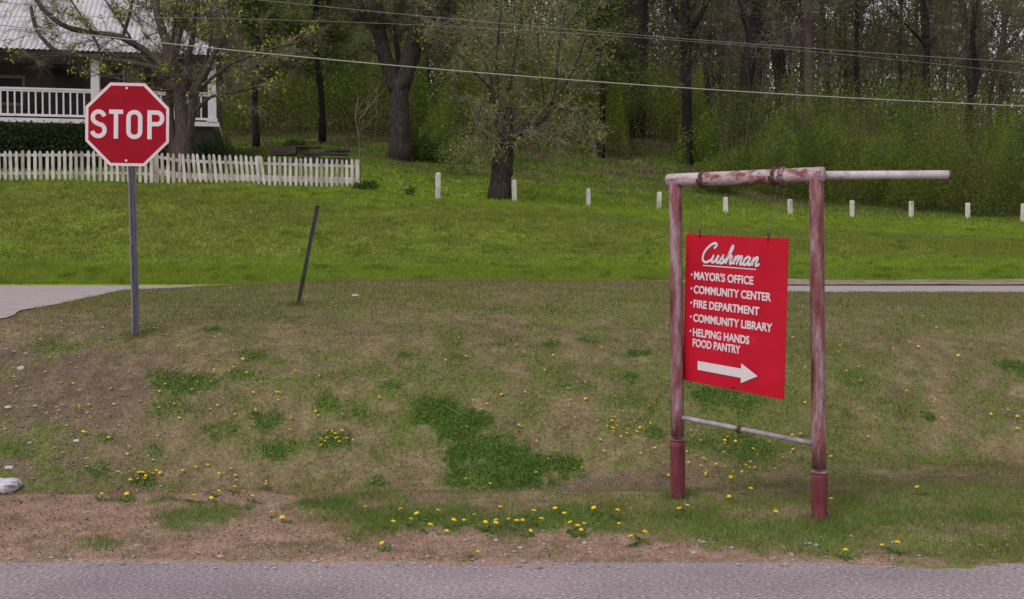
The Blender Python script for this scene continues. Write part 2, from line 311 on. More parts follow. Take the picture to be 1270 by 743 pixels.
def palette(X, Y):
    """albedo, greenness, blade height and density of the turf"""
    n1 = fbm(X * .9, Y * .9 + 40, 4); n2 = fbm(X * 3.3 + 9, Y * 3.3, 4); n3 = fbm(X * .22 + 3, Y * .35, 3)
    u = X / np.maximum(Y, 4)
    # near verge and ditch slope
    right = sstep(-.22, -.06, u + (n1 - .5) * .25)
    th_ = 7.05 - .55 * sstep(.08, .22, u)
    vg = sstep(-.22, .12, Y - th_ + (n2 - .5) * .8)
    g_verge = np.clip(.08 + .60 * right * vg + (n2 - .5) * 1.2 + (n1 - .5) * .8 + (fbm(X * 8, Y * 8, 3) - .5) * .8, 0, 1)
    n4 = fbm(X * 8 + 2, Y * 8, 3)
    g_slope = np.clip(.38 + (n4 - .5) * 1.0 + .22 * sstep(-.25, .35, u) + (n1 - .5) * 1.0 + (n2 - .5) * 1.1, 0, 1) * .85
    g_crest = np.clip(.64 + (n1 - .5) * .8 + (n2 - .5) * .4, 0, 1)
    tS = sstep(8.1, 8.4, Y); tC = sstep(11.0, 12.6, Y + (n2 - .5) * 1.4)
    g = g_verge * (1 - tS) + g_slope * tS; g = g * (1 - tC) + g_crest * tC
    lu = lushness(X, Y) if np.any(Y < 16) else np.zeros_like(X)
    base_dry = mixc(DRY, PINK, np.clip((1 - tS) * (1.15 - right * vg * .8) + (n2 - .5) * .7, 0, 1))
    soilm = np.clip(sstep(-.24, -.42, u + (n1 - .5) * .18) * tS * (1 - sstep(10.1, 10.8, Y + (n2 - .5))) * 1.1 + sstep(.62, .75, n2) * .6 * tS * (1 - tC), 0, 1)
    base_dry = mixc(base_dry, SOIL, soilm)
    lip = sstep(8.15, 8.35, Y + (n2 - .5) * .3) * (1 - sstep(8.9, 9.15, Y)) * sstep(-.02, .04, u) * (1 - .7 * sstep(.13, .18, u))
    base_dry = mixc(base_dry, (.12, .085, .066), lip * .75); g = g * (1 - .6 * lip)  # brown lip band, with the shade of the ditch crease painted into its colour
    base_dry = base_dry * (.82 + .5 * vnoise(X * 11, Y * 11) * (1 - .3 * tC))[..., None]
    gc = mixc(mixc(MID, (.20, .255, .06), (1 - tS) * .9), (.13, .145, .042), np.clip(n2 * 1.6 - .4, 0, 1))
    gc = mixc(gc, (.165, .175, .055), tC * (1 - sstep(20, 21, Y)) * .75)
    col = mixc(base_dry, gc, sstep(.2, .75, g)); col = mixc(col, mixc((.11, .19, .032), LUSH, tS), lu)
    g = np.maximum(g * (1 - soilm * .35), lu)
    # far bank and yard
    tB = sstep(22.4, 22.8, Y)
    rel = np.clip((Y - 23) / 11, 0, 1)
    band = sstep(.22, .45, rel + (n3 - .5) * .5) * (1 - sstep(.78, .98, rel + (n3 - .5) * .3))
    cb = mixc(BANK, (.16, .19, .036), np.clip(band * .9 + (n1 - .55) * 1.2, 0, 1))
    cb = mixc(cb, (.075, .125, .014), sstep(.55, .75, n2) * .7)
    yard = sstep(36, 50, Y); litter = sstep(.5, .62, n1 + sstep(50, 70, Y) * .35)
    cb = mixc(cb, mixc((.075, .115, .02), LITTER, litter), yard * .9)
    col = col * (1 - tB[..., None]) + cb * tB[..., None]; g = g * (1 - tB) + .95 * tB
    return col, g, lu

# ground sheet
uc = np.linspace(-.6, .6, 361)
uo = np.array([.66, .75, .9, 1.2, 2, 5, 20, 80, 300.])
U = np.concatenate([-uo[::-1], uc, uo])
R = np.concatenate([[-1500, -300, -60, -10, 0, 3, 4.5], np.arange(5, 8, .06), np.arange(8, 12, .035), np.arange(12, 16, .07), np.arange(16, 22, .2), np.arange(22, 24, .1), np.arange(24, 40, .25), np.arange(40, 70, .6), np.arange(70, 135, 2), [150, 180, 220, 300, 450, 700, 1100, 1600.]])
XX = np.clip(U[None, :] * np.maximum(R, 5)[:, None], -1600 - np.arange(len(U))[::-1][None, :] * .5, 1600 + np.arange(len(U))[None, :] * .5)
YY = np.repeat(R[:, None], len(U), 1); ZZ = G(XX, YY)
ERX = np.interp(YY, [8.9, 10.4, 11.1, 13.6, 15.5, 17.2], [-5.7, -5.05, -4.68, -4.9, -5.05, -5.3])
ZZ = ZZ - .035 * ((YY > 8.9) & (YY < 17.3)) * (1 - sstep(-.7, -.4, XX - ERX))
ZZ = np.where((YY > 17.3) & (YY < 22.7), ZZ - .04, ZZ)
cols, _, _ = palette(XX, YY)
g_ = MB(); nr, nc = XX.shape
ii = np.arange(nr - 1)[:, None] * nc; jj = np.arange(nc - 1)[None, :]
quads = np.stack([ii + jj, ii + jj + 1, ii + nc + jj + 1, ii + nc + jj], -1).reshape(-1, 4)
g_.add(np.stack([XX, YY, ZZ], -1).reshape(-1, 3), quads, cols.reshape(-1, 3))
tag(g_.build('ground', M['ground'], smooth=True), kind='structure')

# near road: chip sealed, ragged edge against the verge
def strip(name, matl, xs, y0, y1, z, ny=2):
    b = MB(); ys = np.linspace(0, 1, ny)
    Y = y0[None, :] * (1 - ys[:, None]) + y1[None, :] * ys[:, None]; X = np.repeat(xs[None, :], ny, 0)
    Z = z(X, Y); n = len(xs)
    a = np.arange(ny - 1)[:, None] * n; c = np.arange(n - 1)[None, :]
    b.add(np.stack([X, Y, Z], -1).reshape(-1, 3), np.stack([a + c, a + c + 1, a + n + c + 1, a + n + c], -1).reshape(-1, 4))
    return b.build(name, matl, smooth=True)
xs = np.concatenate([[-300, -60, -15], np.arange(-7, 7, .03), [15, 60, 300]])
edge = 6.36 - .022 * np.clip(xs, -8, 8) + (fbm(xs * 2.2, xs * 0 + 3, 6) - .5) * .42 + (fbm(xs * 14, xs * 0 + 8, 3) - .5) * .10
tag(strip('near_road', M['asphalt'], xs, np.full(len(xs), -1.2), edge, lambda X, Y: np.full_like(X, .006), 3), kind='structure')
# cross road and the side road that climbs to it on the left
xs = np.arange(-160, 160, .5)
tag(strip('far_road', M['concrete'], xs, np.full(len(xs), 17.1), np.full(len(xs), 22.65), lambda X, Y: np.full_like(X, 1.131), 3), kind='structure')
ys_ = np.arange(8.9, 17.12, .1)
er = np.interp(ys_, [8.9, 10.4, 11.1, 13.6, 15.5, 17.2], [-5.7, -5.05, -4.68, -4.9, -5.05, -5.3]) + (fbm(ys_ * 1.7, ys_ * 0 + 9, 4) - .5) * .14
b = MB(); xl = -11.5; m_ = 14
tq = np.linspace(0, 1, m_)
X = er[:, None] * (1 - tq) + xl * tq; Y = np.repeat(ys_[:, None], m_, 1)
Z = np.maximum(G(X, Y), -9) + .012; Z = np.where(Y > 16.4, np.maximum(Z, 1.1325), Z); Z = np.where(Y > 17.0, 1.1335, Z)
a = np.arange(len(ys_) - 1)[:, None] * m_; c = np.arange(m_ - 1)[None, :]
b.add(np.stack([X, Y, Z], -1).reshape(-1, 3), np.stack([a + c + 1, a + c, a + m_ + c, a + m_ + c + 1], -1).reshape(-1, 4))
tag(b.build('side_road', M['concrete'], smooth=True), kind='structure')
xs = np.arange(2, 60, .25)
kz = lambda X, Y: 1.14 + (Y - 22.45) * .16 + .03 * fbm(X * 2, Y * 3)
tag(strip('dead_verge_strip', M['kerb'], xs, np.full(len(xs), 22.45), 22.98 + (fbm(xs * .8, xs * 0) - .5) * .4, kz, 4), kind='structure')

# ------------------------------------------------------------------ grass
def on_road(X, Y):
    e = 6.36 - .022 * np.clip(X, -8, 8)
    er_ = np.interp(Y, [8.9, 10.4, 11.1, 13.6, 15.5, 17.2], [-5.7, -5.05, -4.68, -4.9, -5.05, -5.3])
    return (Y < e - .02) | ((Y > 17.0) & (Y < 22.7)) | ((X < er_) & (X > -11.5) & (Y > 8.9) & (Y < 23))
def blades(name, label, zones, hfac=1.0):
    B = MB()
    for (y0, y1, um, dens, h0, w0, mode) in zones:
        area = um * (y1 ** 2 - y0 ** 2); n = int(area * dens)
        Y = np.sqrt(RNG.uniform(y0 ** 2, y1 ** 2, n)); X = RNG.uniform(-um, um, n) * Y
        k = ~on_road(X, Y); X, Y = X[k], Y[k]
        col, g, lu = palette(X, Y)
        if mode == 'near':
            keep = RNG.random(len(X)) < np.clip(.5 + g * .7, 0, 1)
            X, Y, col, g, lu = X[keep], Y[keep], col[keep], g[keep], lu[keep]
        Z = G(X, Y); n = len(X)
        h = h0 * (.6 + .55 * g + .4 * lu) * RNG.uniform(.4, 1.25, n) * (.7 + .6 * vnoise(X * 4, Y * 4)); wd = w0 * RNG.uniform(.6, 1.3, n)
        th = RNG.uniform(0, 2 * np.pi, n); ln = h * RNG.uniform(.1, .9, n); ph = RNG.uniform(0, 2 * np.pi, n)
        base = np.stack([X, Y, Z - .004], 1); sx = np.stack([np.cos(th), np.sin(th), 0 * th], 1) * wd[:, None] / 2
        tip = base + np.stack([np.cos(ph) * ln, np.sin(ph) * ln, h], 1)
        V = np.stack([base - sx, base + sx, tip], 1).reshape(-1, 3)
        br = RNG.uniform(.8, 1.45, n)[:, None] if y0 < 20 else RNG.uniform(.95, 1.35, n)[:, None]; hue = RNG.standard_normal((n, 3)) * .012
        dry = (RNG.random(n) < np.clip(.6 - g * .42, .03, 1) * (1 - .8 * (lu > .4)) * (Y < 20) + .03)[:, None]; gr_ = (RNG.random(n) < .16)[:, None]
        c_ = np.where(dry, np.array(DRY) * 1.4, np.where(gr_ & (Y < 20)[:, None], np.array(MID) * .95, col)) * br + hue * np.array([1, .4, .3]) * .6; c_ = np.clip(c_, .004, .6)
        B.add(V, np.arange(3 * n).reshape(-1, 3), np.repeat(c_, 3, 0))
    return tag(B.build(name, M['grass']), label, 'grass', kind='stuff')
blades('verge_grass', 'short green and straw coloured grass on the verge beside the near road', [(6.25, 8.6, .47, 8500, .036, .0045, 'near')])
blades('ditch_slope_grass', 'thin dry grass with greener tufts covering the ditch slope', [(8.6, 11.5, .47, 5600, .034, .006, 'near'), (11.5, 17.1, .47, 2200, .04, .009, 'near')])
blades('bank_grass', 'bright green mown grass on the bank beyond the far road', [(22.65, 25.0, .46, 2600, .08, .012, 'far'), (25.0, 36, .46, 1000, .07, .018, 'far')])
blades('yard_grass', 'darker grass on the rising lawn beyond the posts', [(36, 50, .46, 170, .10, .04, 'far'), (50, 70, .46, 60, .14, .06, 'far')])

# ------------------------------------------------------------------ leaves and trees
def leaves(B, C, size, col, jit=.25, tri=False):
    n = len(C)
    a = RNG.standard_normal((n, 3)); a /= np.linalg.norm(a, axis=1)[:, None]
    r = RNG.standard_normal((n, 3)); r -= (r * a).sum(1)[:, None] * a; r /= np.linalg.norm(r, axis=1)[:, None]
    s_ = (size * RNG.uniform(.55, 1.3, n))[:, None]
    if tri:
        V = np.stack([C - a * s_ * .5, C + r * s_ * .36, C + a * s_ * .5], 1).reshape(-1, 3); c_ = np.clip(np.asarray(col) * RNG.uniform(1 - jit, 1 + jit, (n, 1)), .003, .8)
        return B.add(V, np.arange(3 * n).reshape(-1, 3), np.repeat(c_, 3, 0))
    V = np.stack([C - a * s_ * .5, C + r * s_ * .28, C + a * s_ * .5, C - r * s_ * .28], 1).reshape(-1, 3)
    c_ = np.clip(np.asarray(col) * RNG.uniform(1 - jit, 1 + jit, (n, 1)), .003, .8)
    B.add(V, np.arange(4 * n).reshape(-1, 4), np.repeat(c_, 4, 0))
def cluster_pts(centres, n, spread):
    k = RNG.integers(0, len(centres), n)
    return centres[k] + RNG.standard_normal((n, 3)) * spread, k
GREENS = np.array([(.075, .12, .018), (.055, .10, .016), (.10, .135, .022), (.045, .075, .015), (.13, .16, .03), (.085, .09, .03)])
def green_mix(k, weights=(3, 3, 2, 2, 1, 1)):
    p_ = np.array(weights, float); p_ /= p_.sum()
    t = RNG.choice(len(GREENS), size=int(k.max()) + 1, p=p_)
    return GREENS[t[k]]

def wander(p, d, L, n, bend, up=0.0, gravity=0.0):
    pts = [p]; d = d / np.linalg.norm(d)
    for i in range(n):
        d = d + RNG.standard_normal(3) * bend + np.array([0, 0, up - gravity * i / n]); d /= np.linalg.norm(d)
        p = p + d * (L / n); pts.append(p)
    return np.array(pts)
def along(path, t):
    f = t * (len(path) - 1); i = min(int(f), len(path) - 2); return path[i] + (path[i + 1] - path[i]) * (f - i), path[i + 1] - path[i]
def branch_out(B, path, r0, level, maxl, nchild, lenf, up, grav, tips, bend=.16, start=.25, sides=(7, 5, 4, 3, 3), spread=1.0, twigr=.004):
    if level >= maxl: return
    L = np.linalg.norm(np.diff(path, axis=0), axis=1).sum()
    for c in range(nchild[level]):
        t = start + (1 - start) * (c + RNG.random()) / nchild[level]
        p, dr = along(path, min(t, .99)); dr = dr / np.linalg.norm(dr)
        side = RNG.standard_normal(3); side -= side.dot(dr) * dr; side /= np.linalg.norm(side)
        ang = RNG.uniform(.45, 1.05) * spread
        d = dr * math.cos(ang) + side * math.sin(ang)
        l = L * lenf[level] * (1.15 - t * .6) * RNG.uniform(.6, 1.25)
        r = max(r0 * (1 - t * .75) * .55, twigr)
        k = 5 if level < 2 else 4
        q = wander(p, d, l, k, bend, up[level], grav[level])
        B[min(level, len(B) - 1)].tube(q, np.linspace(r, max(r * .25, twigr * .6), k + 1), sides[level + 1], caps=False)
        tips.append(q)
        branch_out(B, q, r, level + 1, maxl, nchild, lenf, up, grav, tips, bend, .2, sides, spread, twigr)
def haze(B, tips, n, L, wd, dz):
    lens = np.array([np.linalg.norm(t[-1] - t[0]) for t in tips]); k = RNG.choice(len(tips), n, p=lens / lens.sum())
    m = np.array([len(t) for t in tips])[k]; f = RNG.random(n) * (m - 1.001); i = f.astype(int)
    a = np.array([tips[q][j] for q, j in zip(k, i)]); b_ = np.array([tips[q][j + 1] for q, j in zip(k, i)]); p = a + (b_ - a) * (f - i)[:, None]
    d = (b_ - a) / (np.linalg.norm(b_ - a, axis=1)[:, None] + 1e-9) * .8 + RNG.standard_normal((n, 3)) * .55 + np.array([0, 0, dz * .5]); d /= np.linalg.norm(d, axis=1)[:, None]
    l = (L * RNG.uniform(.4, 1.5, n))[:, None]; mid = p + d * l * .5; end = mid + (d + RNG.standard_normal((n, 3)) * .3 + np.array([0, 0, dz])) * l * .5
    s_ = np.cross(d, RNG.standard_normal((n, 3))); s_ /= np.linalg.norm(s_, axis=1)[:, None] + 1e-9; s_ *= wd
    V = np.stack([p - s_, p + s_, mid + s_ * .7, mid - s_ * .7, end], 1).reshape(-1, 3); b5 = np.arange(n)[:, None] * 5
    B.add(V, [b5 + np.array([[0, 1, 2, 3]]), b5 + np.array([[3, 2, 4]])])
def smooth_path(pts, n=12):
    pts = np.asarray(pts, float); m = len(pts); out_ = []
    Pp = np.concatenate([[2 * pts[0] - pts[1]], pts, [2 * pts[-1] - pts[-2]]])
    for i in range(m - 1):
        a, b_, c, d = Pp[i:i + 4]
        for t in np.linspace(0, 1, max(2, n // (m - 1)), endpoint=False):
            out_.append(.5 * (2 * b_ + (c - a) * t + (2 * a - 5 * b_ + 4 * c - d) * t * t + (3 * b_ - a - 3 * c + d) * t ** 3))
    out_.append(pts[-1]); return np.array(out_)
def pxpath(pts, Y):
    return smooth_path([P(x, y, Y + dz) for x, y, dz in pts], 16)

def picture_tree(name, label, limbs, Y, root_px, bark, twig, cfg, leafn, leaf_size, leafcol, group=None, extra=None):
    """a nearby tree: its limbs follow the ones in the photograph, twigs grow from them"""
    base = P(root_px[0], root_px[1], Y); base[2] = Gs(base[0], Y) - .05
    root = empty(name, base); tag(root, label, 'tree', group)
    tb, bb, fb = MB(), MB(), MB(); tips = []
    for li, (pts, w0, w1, sub) in enumerate(limbs):
        path = pxpath(pts, Y) - base
        if li == 0 or (abs(pts[0][1] - root_px[1]) < 6): path[0][2] = -.15
        rr = np.linspace(w0, w1, len(path)) / F * Y / 2
        if pts[0][1] > root_px[1] - 6: rr[0] *= 1.35; rr[1] *= 1.12
        tb.tube(path, rr, 9, wob=.06)
        if sub: branch_out([bb, bb, bb], path, rr.mean() * cfg.get('rf', .6), 0, cfg['lev'], [int(c * sub) if i == 0 else c for i, c in enumerate(cfg['n'])], cfg['len'], cfg['up'], cfg['gr'], tips, cfg.get('bend', .16), cfg.get('start', .25), spread=cfg.get('spread', 1), twigr=cfg.get('twigr', .005))
    if cfg.get('haze') and tips: haze(bb, tips, cfg['haze'], cfg.get('hl', .5), cfg.get('hw', .0035), cfg.get('hz', 0))
    tb.build('trunk', bark, root, smooth=True); tag(bb.build('branches', twig, root), kind='stuff')
    if leafn and tips:
        T = np.array([t[-1] for t in tips]); T2 = np.array([t[len(t) // 2] for t in tips]); T = np.concatenate([T, T2])
        if 'leafz' in cfg: T = T[T[:, 2] > cfg['leafz']]
        k = RNG.integers(0, len(T), leafn // 6); C0 = T[k] + RNG.standard_normal((len(k), 3)) * .10
        C = np.repeat(C0, 6, 0) + RNG.standard_normal((len(k) * 6, 3)) * cfg.get('lsp', .08)
        leaves(fb, C, leaf_size, np.asarray(leafcol))
        tag(fb.build('crown', M['leaf'], root), kind='stuff')
    return root

# the tree in front of the porch
picture_tree('porch_tree', 'leaning many-stemmed grey-brown tree in front of the white porch, behind the picket fence', [
    ([(226,196,0),(227,165,0),(224,130,0),(216,95,.1),(207,55,.2),(196,20,.2),(190,-20,.3)], 21, 7, 1.3),
    ([(231,180,0),(237,140,0),(243,112,-.1),(256,88,-.2),(266,66,-.3),(285,35,-.4)], 14, 5, 1),
    ([(216,95,.1),(196,74,0),(172,58,-.1),(150,46,-.2),(120,42,-.3),(95,37,-.4),(76,30,-.5),(52,10,-.5),(40,-10,-.5)], 10, 5, 1),
    ([(214,98,.1),(190,84,-.1),(150,76,-.3),(115,71,-.4),(78,67,-.5),(58,54,-.5),(44,34,-.5),(38,8,-.5)], 8, 4, .8),
    ([(152,46,-.2),(160,20,0),(166,-10,.1)], 5, 2.5, .5), ([(168,58,-.2),(150,28,-.3),(130,0,-.4)], 4, 2, .5), ([(124,62,-.3),(112,38,-.4),(88,0,-.5)], 3, 2, .3),
    ([(225,120,0),(232,80,.1),(240,40,.2),(245,-10,.2)], 10, 4, 1), ([(236,145,0),(262,120,-.4),(300,112,-.8),(340,100,-1.2)], 5, 2, 1.0),
    ([(219,196,.2),(214,160,.2),(209,125,.3),(213,85,.3),(224,40,.3),(222,-10,.3)], 11, 4, 1), ([(222,110,0),(198,112,-.4),(165,102,-.8),(120,92,-1.2)], 4, 1.5, .8), ([(245,112,-.1),(285,80,-.4),(330,62,-.8),(370,52,-1.0)], 5, 2, 1.1), ([(222,100,0),(214,60,-.2),(218,20,-.3),(226,-15,-.3)], 6, 3, 1.3), ([(250,92,-.2),(262,45,-.3),(258,0,-.3)], 4, 2, 1.3), ([(215,118,0),(190,130,-.5),(150,125,-.9)], 3, 1.5, .8)],
    34.9, (229, 196), M['bark_brown'], M['twig'], dict(lev=2, n=[10, 5, 3], len=[.45, .5, .5], up=[.10, .02, 0], gr=[0, .25, .3], bend=.2, twigr=.006, rf=.45, haze=15000, hl=.42, hw=.004, hz=-.1),
    3400, .10, (.26, .34, .03))

# the pollarded tree beside the second post
picture_tree('pollard_tree', 'stubby pollarded tree with a dark trunk and drooping pale twigs by the white posts', [
    ([(621,240,0),(622,215,0),(625,190,0),(629,165,0)], 27, 26, 0),
    ([(627,178,0),(619,150,0),(616,128,.05),(612,105,.1)], 20, 9, 1.5),
    ([(631,176,0),(645,163,-.1),(662,158,-.2),(677,142,-.3),(684,130,-.35)], 13, 6, 1.2),
    ([(629,170,0),(630,150,.1),(634,132,.2),(630,108,.3)], 15, 7, 1.4),
    ([(684,131,-.35),(690,95,-.3),(694,50,-.3),(704,0,-.3)], 4.5, 2.0, .9), ([(676,140,-.3),(672,100,-.4),(668,60,-.5),(664,20,-.5)], 3.2, 1.5, .6), ([(684,131,-.35),(704,100,-.5),(722,60,-.6),(735,20,-.6)], 3.2, 1.5, .6),
    ([(612,108,.1),(600,70,.1),(590,30,.2),(583,-10,.2)], 4, 2, 1), ([(616,108,.1),(617,60,0),(622,0,0)], 4, 2, 1.1), ([(632,110,.2),(640,60,.2),(648,0,.2)], 4, 2, 1),
    ([(610,112,.1),(585,85,-.2),(560,55,-.3),(545,20,-.3)], 3, 1.5, .8), ([(684,133,-.35),(706,137,-.6),(722,150,-.8),(741,168,-.9)], 3.4, 1.6, 1.2), ([(612,112,0),(606,130,-.5),(603,160,-.6),(606,180,-.6)], 2.6, 1.4, .9),
    ([(660,159,-.2),(676,165,-.5),(690,172,-.6),(700,190,-.6)], 2.4, 1.2, .9), ([(612,120,0),(596,135,-.4),(585,165,-.5),(580,190,-.5)], 2.4, 1.2, .9)],
    37.2, (621, 240), M['bark'], M['twig_pale'], dict(lev=2, n=[13, 5, 3], len=[.55, .5, .5], up=[.06, .0, 0], gr=[.35, .5, .3], bend=.2, twigr=.006, rf=.35, lsp=.1, start=.1, haze=6500, hl=.5, hw=.0035, hz=-.05),
    8500, .08, (.20, .235, .04))

# the big double-stemmed tree behind
picture_tree('forked_tree', 'tall dark tree forking into two thick stems behind the lawn', [
    ([(496,188,0),(496,160,0),(495,130,0),(494,100,0)], 24, 24, 0),
    ([(492,112,0),(484,88,0),(475,62,0),(470,30,.2),(464,-20,.3),(455,-70,.5)], 20, 14, .8),
    ([(497,110,0),(506,80,0),(515,50,-.2),(520,20,-.3),(527,-30,-.4),(540,-80,-.5)], 22, 22, .8),
    ([(494,105,0),(494,70,.5),(490,35,.8),(496,-20,1)], 9, 5, .6), ([(512,60,-.2),(528,58,-.5),(552,45,-.8),(580,20,-1)], 4, 2, .7), ([(478,65,0),(462,40,-.4),(440,10,-.6),(420,-30,-.8)], 5, 3, .8), ([(524,40,-.3),(548,10,-.5),(570,-20,-.5)], 7, 4, .8)],
    46.5, (496, 188), M['bark'], M['twig_dark'], dict(lev=2, n=[9, 6, 3], len=[.4, .5, .5], up=[.04, .0, 0], gr=[0, .2, .3], bend=.18, twigr=.008, rf=.4, leafz=3., haze=7000, hl=.7, hw=.006),
    2600, .13, (.10, .135, .022))

# woodland trees that can be told apart
def wood_tree(name, label, pts, Y, w0, w1, sub, leafn, col, extra=(), group='woodland trees behind the thicket', dark=True, cfg=None):
    return picture_tree(name, label, [(pts, w0, w1, sub)] + list(extra), Y, (pts[0][0], pts[0][1]), M['bark_black'] if dark else M['bark_brown'], M['twig_dark'] if dark else M['twig'],
        cfg or dict(lev=2, n=[12, 6, 3], len=[.28, .5, .5], up=[.05, .02, 0], gr=[0, .1, .3], bend=.2, twigr=.011, rf=.5, leafz=3, start=.3, lsp=.2, haze=2200, hl=.9, hw=.008), leafn, .17, col, group)
wood_tree('straight_tree', 'straight dark trunk standing alone at the lawn edge between the pollard and the red frame', [(852,212,0),(852,150,0),(851,90,0),(850,30,0),(848,-50,0)], 56, 13, 12, .9, 500, (.09, .11, .03),
    [([(851,45,0),(868,20,-.5),(885,-20,-1)], 8, 6, .7), ([(850,35,0),(832,5,.3),(822,-30,.5)], 7, 5, .7)])
wood_tree('ivy_tree', 'thick dark trunk at the top of the picture left of the straight tree', [(790,150,0),(791,90,0),(790,40,0),(790,-40,0)], 68, 26, 30, .6, 900, (.13, .14, .03), [([(786,40,0),(772,0,.5),(760,-50,1)], 12, 9, .6)])
wood_tree('leaning_tree', 'heavy dark tree leaning right and forking low above the thicket', [(922,130,0),(929,85,0),(934,50,0),(941,15,0),(950,-40,0)], 66, 22, 16, .9, 600, (.08, .1, .03),
    [([(938,62,0),(956,30,-.5),(972,-10,-1)], 9, 7, .7), ([(932,55,0),(922,20,.5),(905,-30,.8)], 8, 5, .7)])
wood_tree('upright_tree', 'dark upright trunk just right of the leaning tree', [(972,150,0),(968,95,0),(963,50,0),(962,0,0),(964,-60,0)], 63, 17, 14, 1, 600, (.09, .11, .03))
wood_tree('brown_tree', 'straight brown trunk right of the dark upright trunk', [(1003,150,0),(1003,95,0),(1002,40,0),(1001,-60,0)], 60, 13, 11, .9, 700, (.08, .11, .03), dark=False)
wood_tree('slim_tree', 'slim dark trunk above the thicket right of the red post', [(1068,150,0),(1062,95,0),(1062,50,0),(1066,-50,0)], 66, 7, 5, 1, 700, (.08, .11, .03))
wood_tree('twisted_tree', 'thin tree with forked bare limbs above the far right pipe end', [(1152,150,0),(1148,95,0),(1150,45,0),(1140,-50,0)], 66, 8, 6, 1, 500, (.09, .10, .03), [([(1150,60,0),(1128,35,-.5),(1100,10,-1)], 4, 2, .8)])
wood_tree('dark_bent_tree', 'bent black trunk rising from the thicket near the right edge', [(1200,160,0),(1203,125,0),(1212,92,0),(1206,50,0),(1215,-40,0)], 57, 9, 6, 1, 500, (.09, .10, .03))
wood_tree('pale_leaning_tree', 'pale thin tree leaning right at the right edge of the wood', [(1226,160,0),(1232,100,0),(1243,50,0),(1262,-40,0)], 59, 6, 4, 1, 700, (.14, .17, .035), dark=False)
wood_tree('grey_pair_tree', 'slim grey trunk between the leaning tree and the straight tree', [(905,130,0),(903,80,0),(900,30,0),(898,-40,0)], 80, 7, 5, 1, 600, (.10, .12, .03), dark=False)
wood_tree('thin_left_tree', 'thin dark trunk in the undergrowth right of the forked tree', [(566,170,0),(568,110,0),(562,50,0),(570,-40,0)], 60, 7, 5, 1, 1600, (.10, .15, .02))
wood_tree('leafy_tree', 'fresh leafed tree between the porch and the forked tree', [(400,165,0),(398,110,0),(390,50,0),(395,-40,0)], 52, 8, 6, 1.3, 5200, (.095, .145, .02))
wood_tree('leafy_tree', 'fresh leafed tree right of the pollard in front of the wood', [(745,180,0),(748,120,0),(742,60,0),(750,-40,0)], 55, 8, 6, 1.3, 5200, (.09, .135, .02))
wood_tree('leafy_tree', 'low leafed tree close behind the right end of the porch', [(318,175,0),(316,120,0),(322,60,0),(316,-30,0)], 50, 8, 6, 1.3, 5200, (.085, .12, .02))

# further trees of the wood: two kinds, copied
def proto_tree(name, h, r, leafn, col, dark):
    root = empty(name); tb, bb, fb = MB(), MB(), MB(); tips = []
    path = wander(np.array([0, 0, -.3]), np.array([.02, 0, 1.0]), h, 8, .035, .02)
    tb.tube(path, np.linspace(r, r * .3, 9), 7, wob=.05)
    branch_out([tb, bb, bb], path, r * .7, 0, 3, [11, 5, 4], [.30, .5, .5], [.09, .03, 0], [0, .1, .2], tips, .2, .22, spread=.95, twigr=.012)
    haze(bb, tips, 2200, .9, .009, 0)
    tb.build('trunk', M['bark_black'] if dark else M['bark'], root, smooth=True); tag(bb.build('branches', M['twig_dark'] if dark else M['twig'], root), kind='stuff')
    T = np.array([t[-1] for t in tips]); k = RNG.integers(0, len(T), leafn)
    leaves(fb, T[k] + RNG.standard_normal((leafn, 3)) * .3, .2, np.asarray(col)); tag(fb.build('crown', M['leaf'], root), kind='stuff')
    return root
protos = [proto_tree('woodland_tree', 19, .20, 4200, (.085, .11, .03), True), proto_tree('woodland_tree', 17, .16, 5200, (.12, .14, .03), False), proto_tree('woodland_tree', 21, .26, 2600, (.08, .09, .035), True)]
plabels = ['tall dark bare-branched tree in the wood beyond the thicket', 'slender brown tree with pale spring leaves in the wood beyond the thicket', 'thick trunked nearly leafless tree in the wood beyond the thicket']
used = [False] * 3
seen_labels = {}
def woodland_label(px, Y, i):
    marks = [(335, 'the low leafed tree by the porch'), (398, 'the leafed tree above the fence end'), (496, 'the forked tree'), (566, 'the thin dark trunk'), (625, 'the pollarded tree'), (700, 'the gap right of the pollard'), (745, 'the pollard-side leafed tree'),
             (790, 'the thick dark trunk'), (850, 'the straight dark trunk'), (903, 'the slim grey trunk'), (945, 'the leaning forked tree'), (1002, 'the straight brown trunk'), (1063, 'the slim dark trunk'), (1110, 'the gap above the thicket'), (1148, 'the thin forked tree'), (1206, 'the bent black trunk'), (1250, 'the pale leaning tree')]
    m = min(marks, key=lambda q: abs(q[0] - px)); d = px - m[0]
    side = 'behind' if abs(d) < 10 else ('just left of' if d < 0 else 'just right of')
    kind = ['tall dark tree', 'slender leafing tree', 'thick bare tree'][i]
    l = f'{kind} in the wood {side} {m[1]}'; k = seen_labels.get(l, 0); seen_labels[l] = k + 1
    return l if k == 0 else l.replace(kind, ['', 'more distant ', 'faint far '][min(k, 2)] + kind)
spots = []
for k in range(46):
    px = 300 + (k * 21.7) % 1010 + random.uniform(-14, 14); Y = random.uniform(66, 112); spots.append((px, Y))
for k, (px, Y) in enumerate(spots):
    i = [0, 1, 0, 2, 1][k % 5]
    o = protos[i] if not used[i] else copy_tree(protos[i]); used[i] = True
    x = (px - 635) / F * Y
    o.location = (x, Y, Gs(x, Y)); s_ = random.uniform(.8, 1.15); o.scale = (s_, s_, s_ * random.uniform(.95, 1.1)); o.rotation_euler = (random.uniform(-.05, .05), random.uniform(-.05, .05), random.uniform(0, 6.28))
    wlab = woodland_label(px, Y, i)
    tag(o, wlab, 'tree', ['dark trees standing in the wood', 'slender leafing trees standing in the wood', 'thick bare trees standing in the wood'][i])

